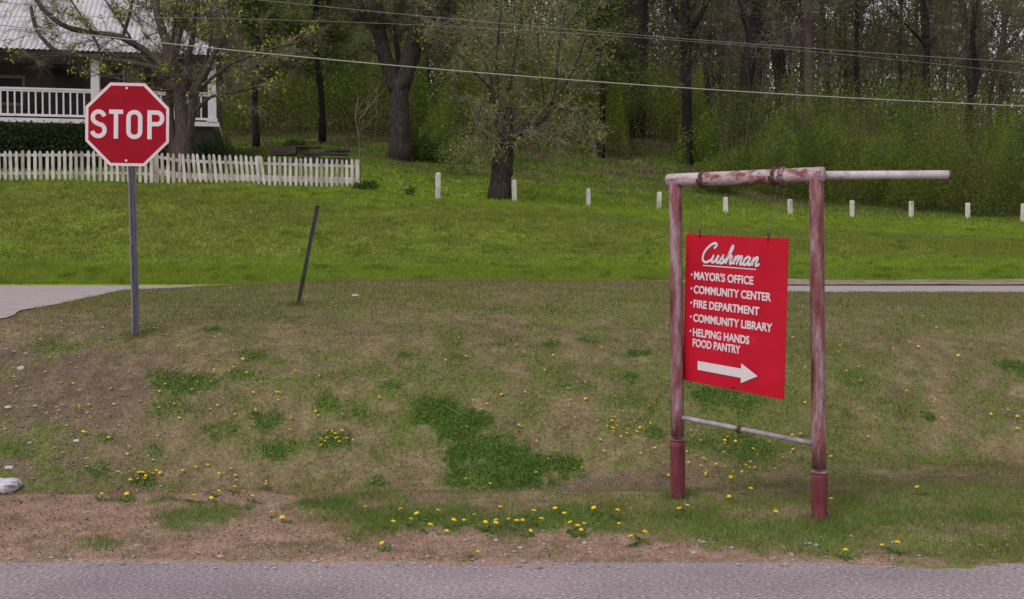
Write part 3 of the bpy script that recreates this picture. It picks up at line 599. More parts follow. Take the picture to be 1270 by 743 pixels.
# thicket: the brush along the wood edge, one mass
def thicket(name, label, boxes, twigm, cat='thicket'):
    fb = MB()
    for (x0, x1, Y0, Y1, top0, top1, n, size, wts) in boxes:
        n = int(n * 2.0); u = RNG.uniform(0, 1, n); Y = Y0 + (Y1 - Y0) * RNG.uniform(0, 1, n) ** 1.0
        px = x0 + (x1 - x0) * u; X = (px - 635) / F * Y; g0 = G(X, Y)
        topy = top0 + (top1 - top0) * u
        H = np.array([P(a_, t_, c_)[2] for a_, t_, c_ in zip(px[:1], topy[:1], Y[:1])])
        H = CAMZ + (323 - topy) / F * Y - g0
        lump = fbm(X * .45 + 7, Y * .45, 3) * .9 + fbm(X * 1.7, Y * 1.7, 3) * .75 + .12
        H = np.maximum(H * np.clip(lump, .35, 1.35) * (.12 + .88 * sstep(-.02, .22, u + (fbm(X * .9, Y * .9 + 4, 3) - .5) * .25) * (1 - sstep(.93, 1, u) * (x1 < 1200))), .4)
        zz = RNG.beta(1.7, 1.5, n) * H
        dens = fbm(X * 1.1, Y * 1.1 + zz * 1.3, 4) * .6 + fbm(X * .55 + 3, Y * .4 + zz * .75, 2) * .4; keep = dens > .44
        C = np.stack([X, Y, g0 + zz], 1)[keep]
        cn = fbm(C[:, 0] * .5 + 3, C[:, 1] * .4 + C[:, 2] * .35, 3)
        idx = np.clip(((cn - .25) * 2 * 6), 0, 5).astype(int)
        order = np.array([(.055, .08, .014), (.08, .12, .016), (.14, .19, .022), (.10, .145, .018), (.13, .165, .025), (.10, .105, .035)])
        leaves(fb, C, size * .66 * RNG.uniform(.7, 1.25, len(C)), order[idx], .15, tri=True)
    o = fb.build(name, M['leaf']); return tag(o, label, cat, kind='stuff')
thicket('thicket', 'dense green brush along the foot of the wood on the right', [
    (860, 1320, 46, 54, 160, 150, 135000, .12, None), (840, 1300, 54, 66, 95, 118, 120000, .15, None), (700, 880, 64, 82, 60, 80, 80000, .17, None)], None)
thicket('undergrowth', 'dark leafy undergrowth behind the lawn between the house and the wood', [
    (520, 780, 54, 72, 10, 30, 125000, .16, None), (255, 540, 58, 78, -15, -5, 135000, .17, None), (530, 640, 50, 56, 120, 140, 12000, .12, None)], None)
# stems inside the brush
sb = MB(); n = 2600
px = RNG.uniform(260, 1300, n); Y = np.where(px > 900, RNG.uniform(48, 80, n), RNG.uniform(62, 90, n)); X = (px - 635) / F * Y; g0 = G(X, Y)
hh = RNG.uniform(1.5, 7, n) * (.6 + vnoise(X * .3, Y * .3)); lean = RNG.standard_normal((n, 2)) * .18 * hh[:, None]
b0 = np.stack([X, Y, g0], 1); t0 = b0 + np.stack([lean[:, 0], lean[:, 1], hh], 1); wv = RNG.uniform(.012, .035, n)
a_ = RNG.uniform(0, np.pi, n); sx = np.stack([np.cos(a_), np.sin(a_), 0 * a_], 1) * wv[:, None] * .7; sy = np.stack([-np.sin(a_), np.cos(a_), 0 * a_], 1) * wv[:, None]
sb.add(np.stack([b0 - sx, b0 + sx, b0 + sy, t0], 1).reshape(-1, 3), [np.arange(4 * n).reshape(-1, 4)[:, [0, 1, 3]], np.arange(4 * n).reshape(-1, 4)[:, [1, 2, 3]], np.arange(4 * n).reshape(-1, 4)[:, [2, 0, 3]]])
tag(sb.build('brush_stems', M['twig_dark']), 'bare brown stems standing in the brush along the wood', 'undergrowth', kind='stuff')
# distant wood: trunks, twigs and leaves beyond
sb = MB(); n = 420
px = RNG.uniform(120, 1400, n); Y = RNG.uniform(112, 170, n); X = (px - 635) / F * Y; g0 = G(X, Y)
hh = RNG.uniform(12, 22, n); ln = RNG.standard_normal((n, 2)) * .05 * hh[:, None]; b0 = np.stack([X, Y, g0 - .3], 1); t0 = b0 + np.stack([ln[:, 0], ln[:, 1], hh], 1); rr = RNG.uniform(.05, .16, n)
for k in range(n): sb.tube(np.array([b0[k], t0[k]]), [rr[k], rr[k] * .4], 4, caps=False)
k = RNG.integers(0, n, 60000); f_ = RNG.uniform(.15, 1.0, len(k)); p0 = b0[k] + (t0[k] - b0[k]) * f_[:, None] + RNG.standard_normal((len(k), 3)) * np.array([2.0, 2.0, .9])
d_ = RNG.standard_normal((len(k), 3)) * np.array([.7, .7, .8]) + np.array([0, 0, .4]); wv = RNG.uniform(.012, .03, len(k))[:, None]; rx = RNG.standard_normal((len(k), 3)); rx -= (rx * d_).sum(1)[:, None] * d_ / (d_ ** 2).sum(1)[:, None]; rx /= np.linalg.norm(rx, axis=1)[:, None]
sb.add(np.stack([p0 - rx * wv, p0 + rx * wv, p0 + d_ * 1.3], 1).reshape(-1, 3), np.arange(3 * len(k)).reshape(-1, 3))
tag(sb.build('distant_wood', M['twig_dark']), 'far-off mass of bare trunks and twigs closing the view behind the wood', 'woodland', kind='stuff')
fb = MB(); n = 330000
k = RNG.integers(0, 420, n); f_ = RNG.uniform(0, 1.0, n) ** 1.35; C = b0[k] + (t0[k] - b0[k]) * f_[:, None] + RNG.standard_normal((n, 3)) * np.array([2.6, 2.6, 1.2])
C = C[fbm(C[:, 0] * .25, C[:, 2] * .3 + C[:, 1] * .1, 3) > .18 + .25 * sstep(26, 35, C[:, 2])]
leaves(fb, C, .46, mixc((.06, .062, .03), (.085, .10, .028), fbm(C[:, 0] * .1, C[:, 2] * .15, 2)), .2, tri=True); tag(fb.build('distant_foliage', M['leaf']), 'hazy spring foliage of the far-off wood', 'woodland', kind='stuff')

# longer grass added round the feet of posts to darken their ground contact
B = MB()
for (x, y, rr_, nn_, hh_) in [(*P(841, 616, 7.8)[:2], .055, 150, .075), (*P(1016.5, 641, 7.2)[:2], .06, 190, .07), (*P(169, 416, 10.75)[:2], .06, 130, .085), (*ground_at(367, 379, 10, 17)[:2], .05, 90, .10)]:
    a_ = RNG.uniform(0, 2 * np.pi, nn_); q_ = rr_ * (.9 + RNG.random(nn_) ** 2 * 1.8); X = x + q_ * np.cos(a_); Y = y + q_ * np.sin(a_); h = hh_ * RNG.uniform(.4, 1.2, nn_)
    b_ = np.stack([X, Y, G(X, Y) - .005], 1); t_ = RNG.uniform(0, 3.14, nn_); sx = np.stack([np.cos(t_), np.sin(t_), 0 * t_], 1) * .0035; tip = b_ + np.stack([RNG.standard_normal(nn_) * h * .35, RNG.standard_normal(nn_) * h * .35, h], 1)
    B.add(np.stack([b_ - sx, b_ + sx, tip], 1).reshape(-1, 3), np.arange(3 * nn_).reshape(-1, 3), np.repeat(mixc((.20, .165, .09), (.10, .16, .035), RNG.random(nn_)), 3, 0))
tag(B.build('contact_shade_grass', M['grass']), 'longer grass added round the feet of the sign posts as contact shade', 'grass', kind='stuff')

# broad-leaved weeds in the green patches, dead leaves and straw on the slope
B = MB(); n = 330000; Y = np.sqrt(RNG.uniform(8.5 ** 2, 11.2 ** 2, n)); X = RNG.uniform(-.45, .45, n) * Y; lu = lushness(X, Y); k = lu ** 1.6 * .85 > RNG.random(n); X, Y, lu = X[k], Y[k], lu[k]
C = np.stack([X, Y, G(X, Y) + RNG.uniform(.0, .045, len(X)) * (.3 + lu) * (.5 + vnoise(X * 12, Y * 12))], 1)
leaves(B, C, .019, mixc((.085, .165, .026), (.14, .23, .04), RNG.random(len(X)) ** 2), .25); tag(B.build('weed_patch', M['leaf']), 'low broad-leaved green weeds growing in clumps on the ditch slope', 'weeds', kind='stuff')
B = MB(); n = 22000; Y = np.sqrt(RNG.uniform(6.3 ** 2, 12.5 ** 2, n)); X = RNG.uniform(-.46, .46, n) * Y; k = ~on_road(X, Y) & (RNG.random(n) < np.clip(.9 - (X / Y + .42) * 1.1, .15, 1)); X, Y = X[k], Y[k]
cc = np.array([(.30, .24, .16), (.11, .08, .055), (.07, .052, .038), (.20, .14, .09), (.36, .31, .25)])[RNG.integers(0, 5, len(X))]
leaves(B, np.stack([X, Y, G(X, Y) + RNG.uniform(.006, .018, len(X))], 1), .017, cc, .2); tag(B.build('leaf_litter', M['leaf']), 'bits of dead leaf and straw strewn over the slope and verge', 'leaf litter', kind='stuff')

# ------------------------------------------------------------------ hedge and shrubs
def shrub(name, label, cat, centre, radii, n, size, col, group=None, boxy=False, stems=True):
    base = np.array(centre, float); base[2] = Gs(base[0], base[1])
    root = empty(name, base); tag(root, label, cat, group)
    fb, tb = MB(), MB(); r = np.array(radii, float)
    if boxy: C = RNG.uniform(-1, 1, (n, 3)) * r + np.array([0, 0, r[2]])
    else:
        d = RNG.standard_normal((n, 3)); d /= np.linalg.norm(d, axis=1)[:, None]; C = d * (RNG.random(n) ** .45)[:, None] * r + np.array([0, 0, r[2] * .95])
    m = fbm(C[:, 0] * 3, C[:, 2] * 3 + C[:, 1] * 2, 3); C += RNG.standard_normal(C.shape) * .03
    C = C[((m > .34) | boxy) & (C[:, 2] > 0)]
    leaves(fb, C, size, np.array(col), .35)
    for k in range(9 if stems else 0):
        q = wander(np.array([RNG.uniform(-.4, .4) * r[0], 0, -.05]), np.array([RNG.uniform(-.5, .5), RNG.uniform(-.4, .4), 1]), r[2] * 1.7, 4, .15)
        tb.tube(q, np.linspace(.018, .006, 5), 4, caps=False)
    tag(fb.build('crown', M['leaf'], root), kind='stuff')
    if stems: tag(tb.build('stems', M['twig_dark'], root), kind='stuff')
    return root
yaw = math.radians(12); RC = P(268, 152, 39.4)         # right front corner of the porch
ex = np.array([-math.cos(yaw), -math.sin(yaw), 0]); ey = np.array([-math.sin(yaw), math.cos(yaw), 0])
FLOOR = float(RC[2])
def H(s, t, z=0): return np.array([RC[0], RC[1], 0]) + ex * s + ey * t + np.array([0, 0, FLOOR + z])
hd = shrub('hedge', 'dark green clipped hedge below the porch railing', 'hedge', H(5.9, -1.0), (4.4, .5, .72), 60000, .085, (.032, .05, .016), boxy=True)
hd.rotation_euler = (0, 0, yaw)
shrub('shrub', 'dark rounded evergreen shrub at the right corner of the porch', 'shrub', P(262, 190, 37.6), (.75, .6, .62), 6000, .06, (.03, .055, .014))
shrub('shrub', 'low dark shrub at the foot of the forked tree', 'shrub', P(535, 185, 47.5), (1.5, .9, .55), 6000, .09, (.06, .10, .016))
shrub('shrub', 'yellow-green sprouting shrub left of the pollard trunk', 'shrub', P(572, 188, 44), (1.0, .7, .8), 1600, .085, (.14, .19, .03))
shrub('shrub', 'small weed clump right of the picket fence end', 'shrub', P(455, 245, 34.2), (.42, .3, .14), 900, .07, (.045, .09, .014), stems=False)
shrub('shrub', 'small weed clump between the picket fence and the first post', 'shrub', P(508, 240, 36), (.2, .2, .12), 400, .07, (.045, .09, .014), stems=False)
shrub('shrub', 'dark bush on the lawn above the timber pile', 'shrub', P(368, 172, 46), (.55, .5, .35), 1500, .08, (.04, .07, .014))
shrub('evergreen_tree', 'dark evergreen foliage in the top left corner before the roof', 'tree', H(7.2, 1.2) + np.array([0, -5.2, 0]), (1.5, 1.0, 2.9), 100, .08, (.03, .045, .015))
# bare sapling by the fence end
picture_tree('bare_sapling', 'small pale bare sapling standing behind the end of the picket fence', [([(446,200,0),(445,170,0),(441,145,0),(444,122,0)], 1.7, 1, 1), ([(444,150,0),(456,135,0),(470,118,0)], 1.2, .8, .6)], 37.5, (446, 205),
    M['twig'], M['twig'], dict(lev=2, n=[7, 4, 3], len=[.5, .5, .5], up=[.05, .0, 0], gr=[0, .1, .3], bend=.2, twigr=.006), 0, .08, None)

# ------------------------------------------------------------------ house
hroot = empty('white_porch_house', H(0, 0, -1.5)); tag(hroot, 'white house with a railed front porch and corrugated metal roof behind the picket fence', 'house')
ho = np.array(hroot.location)
def HL(s, t, z=0): return H(s, t, z) - ho
def hbox(B, s0, s1, t0, t1, z0, z1):
    R_ = np.stack([ex, ey, [0, 0, 1]], 1)
    return B.box(HL((s0 + s1) / 2, (t0 + t1) / 2, (z0 + z1) / 2), (abs(s1 - s0), abs(t1 - t0), abs(z1 - z0)), R_)
LEN = 12.0
hbox(MB(), -.1, LEN, -.1, 8.0, -.14, 0).build('porch_floor', M['house_white'], hroot)
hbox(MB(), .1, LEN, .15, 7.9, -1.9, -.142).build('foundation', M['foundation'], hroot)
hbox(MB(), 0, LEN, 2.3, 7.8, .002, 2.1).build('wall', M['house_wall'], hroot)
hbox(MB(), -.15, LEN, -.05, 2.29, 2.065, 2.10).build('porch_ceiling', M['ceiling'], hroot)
hbox(MB(), -.1, LEN, .2, .25, 1.93, 2.064).build('beam', M['house_wall'], hroot)
hbox(MB(), -.19, -.152, -.05, 8.0, 1.98, 2.2).build('fascia', M['house_white'], hroot)
# corrugated hipped roof
rb = MB(); ns = 700; S = np.linspace(-.45, LEN, ns); 
for (tz0, tz1) in [(0, 1)]:
    K = np.linspace(0, 1, 12)
    run = 4.4; rise = 2.75
    tmax = np.clip((S + .45) / 3.9, .0, 1)
    Vv = []
    for k in K:
        kk = k * tmax
        zc = 2.10 + rise * kk + .018 * np.sin(S * 2 * np.pi / .16)
        Vv.append(np.stack([HL(s_, -.45 + run * q_, z_) for s_, q_, z_ in zip(S, kk, zc)]))
    Vv = np.array(Vv); a = np.arange(11)[:, None] * ns; c = np.arange(ns - 1)[None, :]
    rb.add(Vv.reshape(-1, 3), np.stack([a + c + 1, a + c, a + ns + c, a + ns + c + 1], -1).reshape(-1, 4))
# hip side
T_ = np.linspace(-.45, 8.2, 300); km = np.clip(np.minimum((T_ + .45) / 4.4, (8.2 - T_) / 4.2), 0, 1); Vv = []
for k in np.linspace(0, 1, 8):
    kk = k * km; Vv.append(np.stack([HL(-.45 + 3.9 * q_, t_, 2.095 + 2.75 * q_ + .018 * math.sin(t_ * 2 * math.pi / .16)) for t_, q_ in zip(T_, kk)]))
Vv = np.array(Vv); a = np.arange(7)[:, None] * 300; c = np.arange(299)[None, :]
rb.add(Vv.reshape(-1, 3), np.stack([a + c, a + c + 1, a + 300 + c + 1, a + 300 + c], -1).reshape(-1, 4))
rb.add(np.array([HL(3.45, 3.95, 4.85), HL(LEN, 3.95, 4.85), HL(LEN, 8.2, 2.10), HL(-.45, 8.2, 2.10)]), [[0, 1, 2, 3]])
rb.build('roof', M['metal_roof'], hroot, smooth=False)
for s_ in (.12, 3.72, 7.32, 10.9):
    c_ = hbox(MB(), s_ - .13, s_ + .13, -.08, .18, .002, 2.064).build('column', M['house_white'], hroot)
    hbox(MB(), s_ - .17, s_ + .17, -.12, .22, .0025, .12).build('column_base', M['house_white'], c_)
    hbox(MB(), s_ - .17, s_ + .17, -.12, .19, 1.96, 2.06).build('column_cap', M['house_white'], c_)
for (a_, b_) in ((.26, 3.58), (3.86, 7.18), (7.46, 10.76)):
    tr = hbox(MB(), a_, b_, 0, .09, .90, .965).build('top_rail', M['house_white'], hroot)
    hbox(MB(), a_, b_, .015, .075, .84, .899).build('under_rail', M['house_white'], tr)
    hbox(MB(), a_, b_, .01, .08, .07, .14).build('bottom_rail', M['house_white'], hroot)
    k = int(round((b_ - a_) / .205))
    for q in range(1, k):
        s0 = a_ + (b_ - a_) * q / k
        hbox(MB(), s0 - .024, s0 + .024, .022, .068, .141, .839).build('baluster', M['house_white'], hroot)
hbox(MB(), .02, .11, .2, 2.28, .90, .965).build('side_rail', M['house_white'], hroot)
hbox(MB(), .03, .10, .2, 2.28, .07, .14).build('side_rail', M['house_white'], hroot)
for q in range(1, 10): hbox(MB(), .04, .09, .2 + q * .21 - .024, .2 + q * .21 + .024, .141, .899).build('baluster', M['house_white'], hroot)
def window(s0, s1, z0, z1):
    f = MB()
    for bx_ in ((s0 - .09, s1 + .09, z1, z1 + .1), (s0 - .09, s1 + .09, z0 - .1, z0), (s0 - .09, s0, z0, z1), (s1, s1 + .09, z0, z1)): hbox(f, bx_[0], bx_[1], 2.24, 2.295, bx_[2], bx_[3])
    fo = f.build('window', M['ceiling'], hroot); hbox(MB(), s0, s1, 2.275, 2.29, z0, z1).build('pane', M['glass'], fo)
    hbox(MB(), s0, s1, 2.255, 2.274, (z0 + z1) / 2 - .025, (z0 + z1) / 2 + .025).build('sash_bar', M['ceiling'], fo)
window(6.3, 7.4, .75, 1.55); window(2.2, 3.2, .6, 1.75); window(.7, 1.5, .6, 1.7)
dr = hbox(MB(), 4.4, 5.35, 2.25, 2.295, .004, 2.0).build('door', M['door'], hroot)
hbox(MB(), 4.5, 5.25, 2.235, 2.248, .9, 1.85).build('door_pane', M['glass'], dr); hbox(MB(), 4.52, 4.58, 2.2, 2.234, .85, .95).build('handle', M['galv'], dr)
wp = hbox(MB(), 3.05, 3.11, 2.2, 2.29, .1, 2.1).build('wall_trim', M['house_white'], hroot)
# porch chair shapes by the wall
ch = empty('porch_chair', H(5.9, 1.5, 0)); tag(ch, 'dark chair standing on the porch left of the door', 'chair')
def cb(B, x0, x1, y0, y1, z0, z1): return B.box(((x0 + x1) / 2, (y0 + y1) / 2, (z0 + z1) / 2), (x1 - x0, y1 - y0, z1 - z0))
cb(MB(), -.25, .25, -.25, .25, .42, .46).build('seat', M['dark_steel'], ch); cb(MB(), -.25, .25, .2, .24, .46, 1.0).build('backrest', M['dark_steel'], ch)
for a_ in (-.23, .2):
    for b_ in (-.23, .2): cb(MB(), a_, a_ + .03, b_, b_ + .03, .002, .42).build('leg', M['dark_steel'], ch)
ch.rotation_euler = (0, 0, yaw)

# ------------------------------------------------------------------ picket fence and posts
def FL(i):
    Y = 36 + .851 * i; return np.array([(-92 / F) * 36 + 2.29 * i, Y])
pitch = .147 / math.hypot(2.29, .851)
fang = math.atan2(.851, 2.29)
def picket_mesh(h, wd=.078, th=.02):
    B = MB(); pr = [(-wd / 2, 0), (wd / 2, 0), (wd / 2, h - .07), (wd * .3, h - .02), (0, h), (-wd * .3, h - .02), (-wd / 2, h - .07)]; n = len(pr)
    V = [(x, -th / 2, z) for x, z in pr] + [(x, th / 2, z) for x, z in pr]
    B.add(np.array(V), [list(range(n)), list(range(n, 2 * n))[::-1]] + [[i, i + n, (i + 1) % n + n, (i + 1) % n] for i in range(n)])
    return B
def px_of_i(i): p_ = FL(i); return 635 + F * p_[0] / p_[1]
def fence(label, i0, i1, toppx, botpx, second, leanf):
    a = FL(i0); root = empty('picket_fence', (a[0], a[1], Gs(*a))); tag(root, label, 'fence')
    o0 = np.array(root.location); proto = None; i = i0; k = 0
    wm, gm = M['fence_white'], M['fence_grey']
    protos_ = {}
    while i < i1:
        p_ = FL(i); px = px_of_i(i)
        zt = P(px, np.interp(px, *toppx), p_[1])[2] + random.uniform(-.015, .015); zb = P(px, np.interp(px, *botpx), p_[1])[2] - .03
        key = (round((zt - zb) / .06), random.random() < (.25 if second else .12))
        if key not in protos_:
            o = picket_mesh(key[0] * .06).build('picket', gm if key[1] else wm, root); protos_[key] = o
        else: o = copy_obj(protos_[key], root)
        o.location = (p_[0] - o0[0], p_[1] - o0[1], zt - key[0] * .06 - o0[2]); o.rotation_euler = (random.uniform(-.02, .02), leanf(px) + random.uniform(-.02, .02), fang)
        i += pitch * random.uniform(.96, 1.04); k += 1
    def rail(da, db, hh, nm, dy=.035):
        B = MB(); n = 10; prev = None
        for q in range(n + 1):
            ii_ = i0 + (i1 - i0) * q / n; p_ = FL(ii_); px = px_of_i(ii_); zb = P(px, np.interp(px, *botpx), p_[1])[2]
            off = np.array([-math.sin(fang), math.cos(fang)]) * dy
            cur = np.array([p_[0] + off[0], p_[1] + off[1], zb + (da if not callable(da) else da(px))]) - o0
            if prev is not None: B.bar(prev, cur, .03, hh)
            prev = cur
        B.build(nm, wm, root)
    return root, rail
tp = ([-80, 0, 140, 195, 225, 335, 444], [185, 186.5, 186.5, 189, 190, 193.5, 198]); bp_ = ([-80, 0, 140, 195, 225, 335, 444], [224, 224.5, 223.5, 225, 230, 233, 235.5])
i195 = None
ii_ = np.linspace(-7, 0, 4000); pxs = np.array([px_of_i(i) for i in ii_]); iA = ii_[np.argmin(abs(pxs + 60))]; iB = ii_[np.argmin(abs(pxs - 196))]; iC = ii_[np.argmin(abs(pxs - 441))]
fr, rail = fence('white picket fence section with clean upright pickets below the porch, left of the pole', iA, iB - pitch, tp, bp_, False, lambda px: 0)
rail(.68, 0, .07, 'rail'); rail(.2, 0, .07, 'rail')
fr2, rail = fence('weathered picket fence section with a low board, right of the stop sign', iB, iC, tp, bp_, True, lambda px: -.09 if 225 < px < 330 else 0)
rail(.68, 0, .08, 'rail'); rail(.27, 0, .17, 'low_board')
o2 = np.array(fr2.location)
for ii0 in (iB - pitch * .3, (iB + iC) / 2, iC + pitch * .5):
    p_ = FL(ii0); px = px_of_i(ii0); zt = P(px, np.interp(px, *tp), p_[1])[2]; off = np.array([-math.sin(fang), math.cos(fang)]) * .09
    if ii0 > iC: off *= .3
    zb = Gs(*p_) - .1
    MB().box((0, 0, (zb + zt) / 2 - zt), (.1, .1, zt - zb), Matrix.Rotation(fang, 3, 'Z')).build('post', M['fence_white'], fr2).location = (p_[0] + off[0] - o2[0], p_[1] + off[1] - o2[1], zt - o2[2])
ptops = [214, 223, 234, 238, 244.5, 247, 248.5, 249.5, 251.5, 252.5]; pbots = [248, 254, 263, 267, 272, 274, 275, 274.5, 276, 277]
wh = ['first white post right of the picket fence', 'white post beside the pollard tree trunk', 'white post between the pollard tree and the red frame',
      'white post just left of the left red pipe', 'white post seen inside the frame above the red sign', 'white post seen just left of the right red pipe',
      'white post below the pipe stub right of the frame', 'white post below the outer end of the pipe stub', 'white post right of the pipe stub end', 'last white post at the right edge']
tint_posts = [.0, .01, .0, .02, 0, 0, .01, 0, 0, 0]
for k in range(10):
    p_ = FL(k); px = px_of_i(k); z1 = P(px, ptops[k], p_[1])[2]; z0 = P(px, pbots[k], p_[1])[2] - .25
    B = MB(); wd = .115; h = z1 - z0
    V = np.array([[x, y, z] for z in (0, h - .03) for x, y in ((-1, -1), (1, -1), (1, 1), (-1, 1))]) * np.array([wd / 2, wd / 2, 1]); V = np.concatenate([V, V[4:] * np.array([.7, .7, 0]) + np.array([0, 0, h])])
    B.add(V, [[0, 3, 2, 1]] + [[a + b4, (a + 1) % 4 + b4, (a + 1) % 4 + b4 + 4, a + b4 + 4] for b4 in (0, 4) for a in range(4)] + [[8, 9, 10, 11]])
    o = B.build('marker_post', M['fence_white']); o.location = (p_[0], p_[1], z0); o.rotation_euler = (random.uniform(-.02, .02), random.uniform(-.025, .025), fang + random.uniform(-.2, .2))
    tag(o, wh[k] + ', short and square', 'post', 'white posts in a row on the bank')
# dark steel post leaning on the crest
b0 = ground_at(367, 379, 10, 17); t0 = P(394, 255, b0[1] - .1)
root = empty('leaning_post', b0); tag(root, 'thin dark steel post leaning right on the grass crest, no sign on it', 'post')
B = MB(); B.bar((0, 0, -.1), t0 - b0, .034, .034, (0, 1, 0)); B.build('shaft', M['dark_steel'], root)
d = (t0 - b0); B = MB()
B.bar(d * .05 + np.array([.022, -.008, 0]), d * .97 + np.array([.022, -.008, 0]), .008, .03, (0, 1, 0)); B.build('flange', M['pole_dark'], root)

# timber pile behind the fence
pb = P(385, 190, 40.5); pb[2] = Gs(pb[0], pb[1]); root = empty('timber_pile', pb, .12); tag(root, 'low pile of dark weathered boards behind the right end of the picket fence', 'timber pile')
ztop = P(385, 181, 40.5)[2] - pb[2]
for (x0, x1, y, z, h) in ((-1.3, -.45, 0, ztop - .3, .28), (-.4, .35, -.1, ztop - .42, .1), (-.35, 1.2, .1, ztop - .28, .09), (-.1, 1.3, -.15, ztop - .52, .1), (-.6, .3, .15, ztop - .06, .07), (.5, 1.3, .2, ztop - .2, .08), (-.45, 1.3, -.2, ztop - .68, .12), (-1.2, -.2, -.1, ztop - .62, .12)):
    cb(MB(), x0, x1, y - .2, y + .2, z, z + h).build('board', M['timber'], root).rotation_euler = (0, random.uniform(-.03, .03), random.uniform(-.1, .1))
cb(MB(), -1.25, 1.25, -.12, .12, -.2, ztop - .5).build('board_stack', M['timber'], root)

# ------------------------------------------------------------------ stop sign
def ribbon(B, pts, wd, th, closed=False, y=0.0, widths=None):
    """flat raised stroke in the XZ plane facing -Y"""
    p_ = np.array(pts, float); n = len(p_)
    if closed: t = np.roll(p_, -1, 0) - np.roll(p_, 1, 0)
    else: t = np.gradient(p_, axis=0)
    t /= np.linalg.norm(t, axis=1)[:, None] + 1e-9; nn = np.stack([-t[:, 1], t[:, 0]], 1)
    wv = (np.full(n, wd) if widths is None else np.asarray(widths)) / 2
    if not closed and n > 2:
        pass
    L_, R_ = p_ + nn * wv[:, None], p_ - nn * wv[:, None]
    V = np.concatenate([np.stack([L_[:, 0], np.full(n, y - th), L_[:, 1]], 1), np.stack([R_[:, 0], np.full(n, y - th), R_[:, 1]], 1),
                        np.stack([L_[:, 0], np.full(n, y), L_[:, 1]], 1), np.stack([R_[:, 0], np.full(n, y), R_[:, 1]], 1)])
    fs = []; m = n if closed else n - 1
    for i in range(m):
        j = (i + 1) % n; fs += [[i, j, n + j, n + i], [i, 2 * n + i, 2 * n + j, j], [n + i, n + j, 3 * n + j, 3 * n + i]]
    if not closed: fs += [[0, n, 3 * n, 2 * n], [n - 1, 3 * n - 1 - 0 - n + 0, 4 * n - 1, 2 * n - 1][0:0] or [n - 1, 3 * n - 1, 4 * n - 1, 2 * n - 1]]
    return B.add(V, fs)
def prism(B, poly, y0, y1):
    n = len(poly); V = [(x, y0, z) for x, z in poly] + [(x, y1, z) for x, z in poly]
    return B.add(np.array(V), [list(range(n)), list(range(n, 2 * n))[::-1]] + [[i, i + n, (i + 1) % n + n, (i + 1) % n] for i in range(n)])
def arc(cx, cz, rx, rz, a0, a1, n=14): return [(cx + rx * math.cos(math.radians(a)), cz + rz * math.sin(math.radians(a))) for a in np.linspace(a0, a1, n)]
SY = 10.75
sc_ = P(159.5, 155, SY); gb = P(169, 416, SY); gb[2] = Gs(gb[0], SY)
root = empty('stop_sign', gb); tag(root, 'red octagonal STOP sign on a grey steel channel post', 'sign')
pan = MB(); HW = .366
def octo(h): return [(h * math.cos(math.radians(22.5 + 45 * k)) / math.cos(math.radians(22.5)), h * math.sin(math.radians(22.5 + 45 * k)) / math.cos(math.radians(22.5))) for k in range(8)][::-1]
rot = math.radians(1.0)
plate = prism(pan, octo(HW), -.0015, .0015).build('plate', M['galv'], root)
plate.location = tuple(sc_ - gb + np.array([0, -.035, 0])); plate.rotation_euler = (0, rot, math.radians(2))
prism(MB(), octo(HW - .001), -.0035, -.0016).build('border', M['pink_sheet'], plate)
prism(MB(), octo(HW - .027), -.0055, -.0036).build('red_face', M['red'], plate)
lh = .127; sw = .038
def letter(strokes, closed=False, y=-.0056, m='white_sheet', nm='letter', dx=0, dz=0, sw_=sw):
    B = MB()
    for st in strokes:
        st_ = [(a * 1.02 + dx, b + dz) for a, b in st[0]]; ribbon(B, st_, sw_, .0025, st[1], y)
        y -= .0004
    return B.build(nm, M[m], plate)
S_ = arc(-.248, .055, .052, .052, 20, 260, 12) + arc(-.248, -.052, .058, .055, 80, -160, 13)
S_ = arc(-.244, .056, .050, .052, 12, 250, 12)[:-1] + [(-.262, .008), (-.232, -.006)] + arc(-.246, -.054, .054, .054, 60, -168, 12)
Tt = [([(-.155, .109), (-.035, .109)], False), ([(-.095, .1275), (-.095, -.127)], False)]
Oo = [(arc(.062, 0.062, .050, .047, 0, 180, 12) + arc(.062, -.062, .050, .047, 180, 360, 12), True)]
Pp_ = [([(.192, .127), (.192, -.127)], False), ([(.176, .109), (.250, .109)] + arc(.258, .058, .042, .051, 85, -85, 10) + [(.250, .007), (.176, .007)], False)]
for st in ([(S_, False)], Tt, Oo, Pp_): letter(st)
for z_ in (.318, -.318):
    MB().tube([(-.005, -.0056, z_), (-.005, -.014, z_)], .011, 10).build('bolt', M['white_sheet'], plate)
# channel post
top = P(160.5, 112, SY) - gb; dv = top / np.linalg.norm(top)
pst = MB(); side = np.array([1, 0, 0.]); 
prof = [(-.034, 0), (-.034, .006), (-.018, .006), (-.013, .04), (.013, .04), (.018, .006), (.034, .006), (.034, 0), (.013, 0), (.009, .034), (-.009, .034), (-.013, 0)]
def extr(prof_, a, b_, nm, m, par):
    B = MB(); n = len(prof_); V = [np.array(a) + np.array([x, y, 0]) for x, y in prof_] + [np.array(b_) + np.array([x, y, 0]) for x, y in prof_]
    B.add(np.array(V), [list(range(n)), list(range(n, 2 * n))[::-1]] + [[i, i + n, (i + 1) % n + n, (i + 1) % n] for i in range(n)]); return B.build(nm, m, par)
po = extr([(x, -y + .012) for x, y in prof], (0, 0, -.3), top, 'post', M['galv'], root)
po2 = extr([(-.0125, -.0295), (.0125, -.0295), (.0125, -.034), (-.0125, -.034)], (0, 0, -.25), top * .7, 'post_web', M['pole_dark'], root)
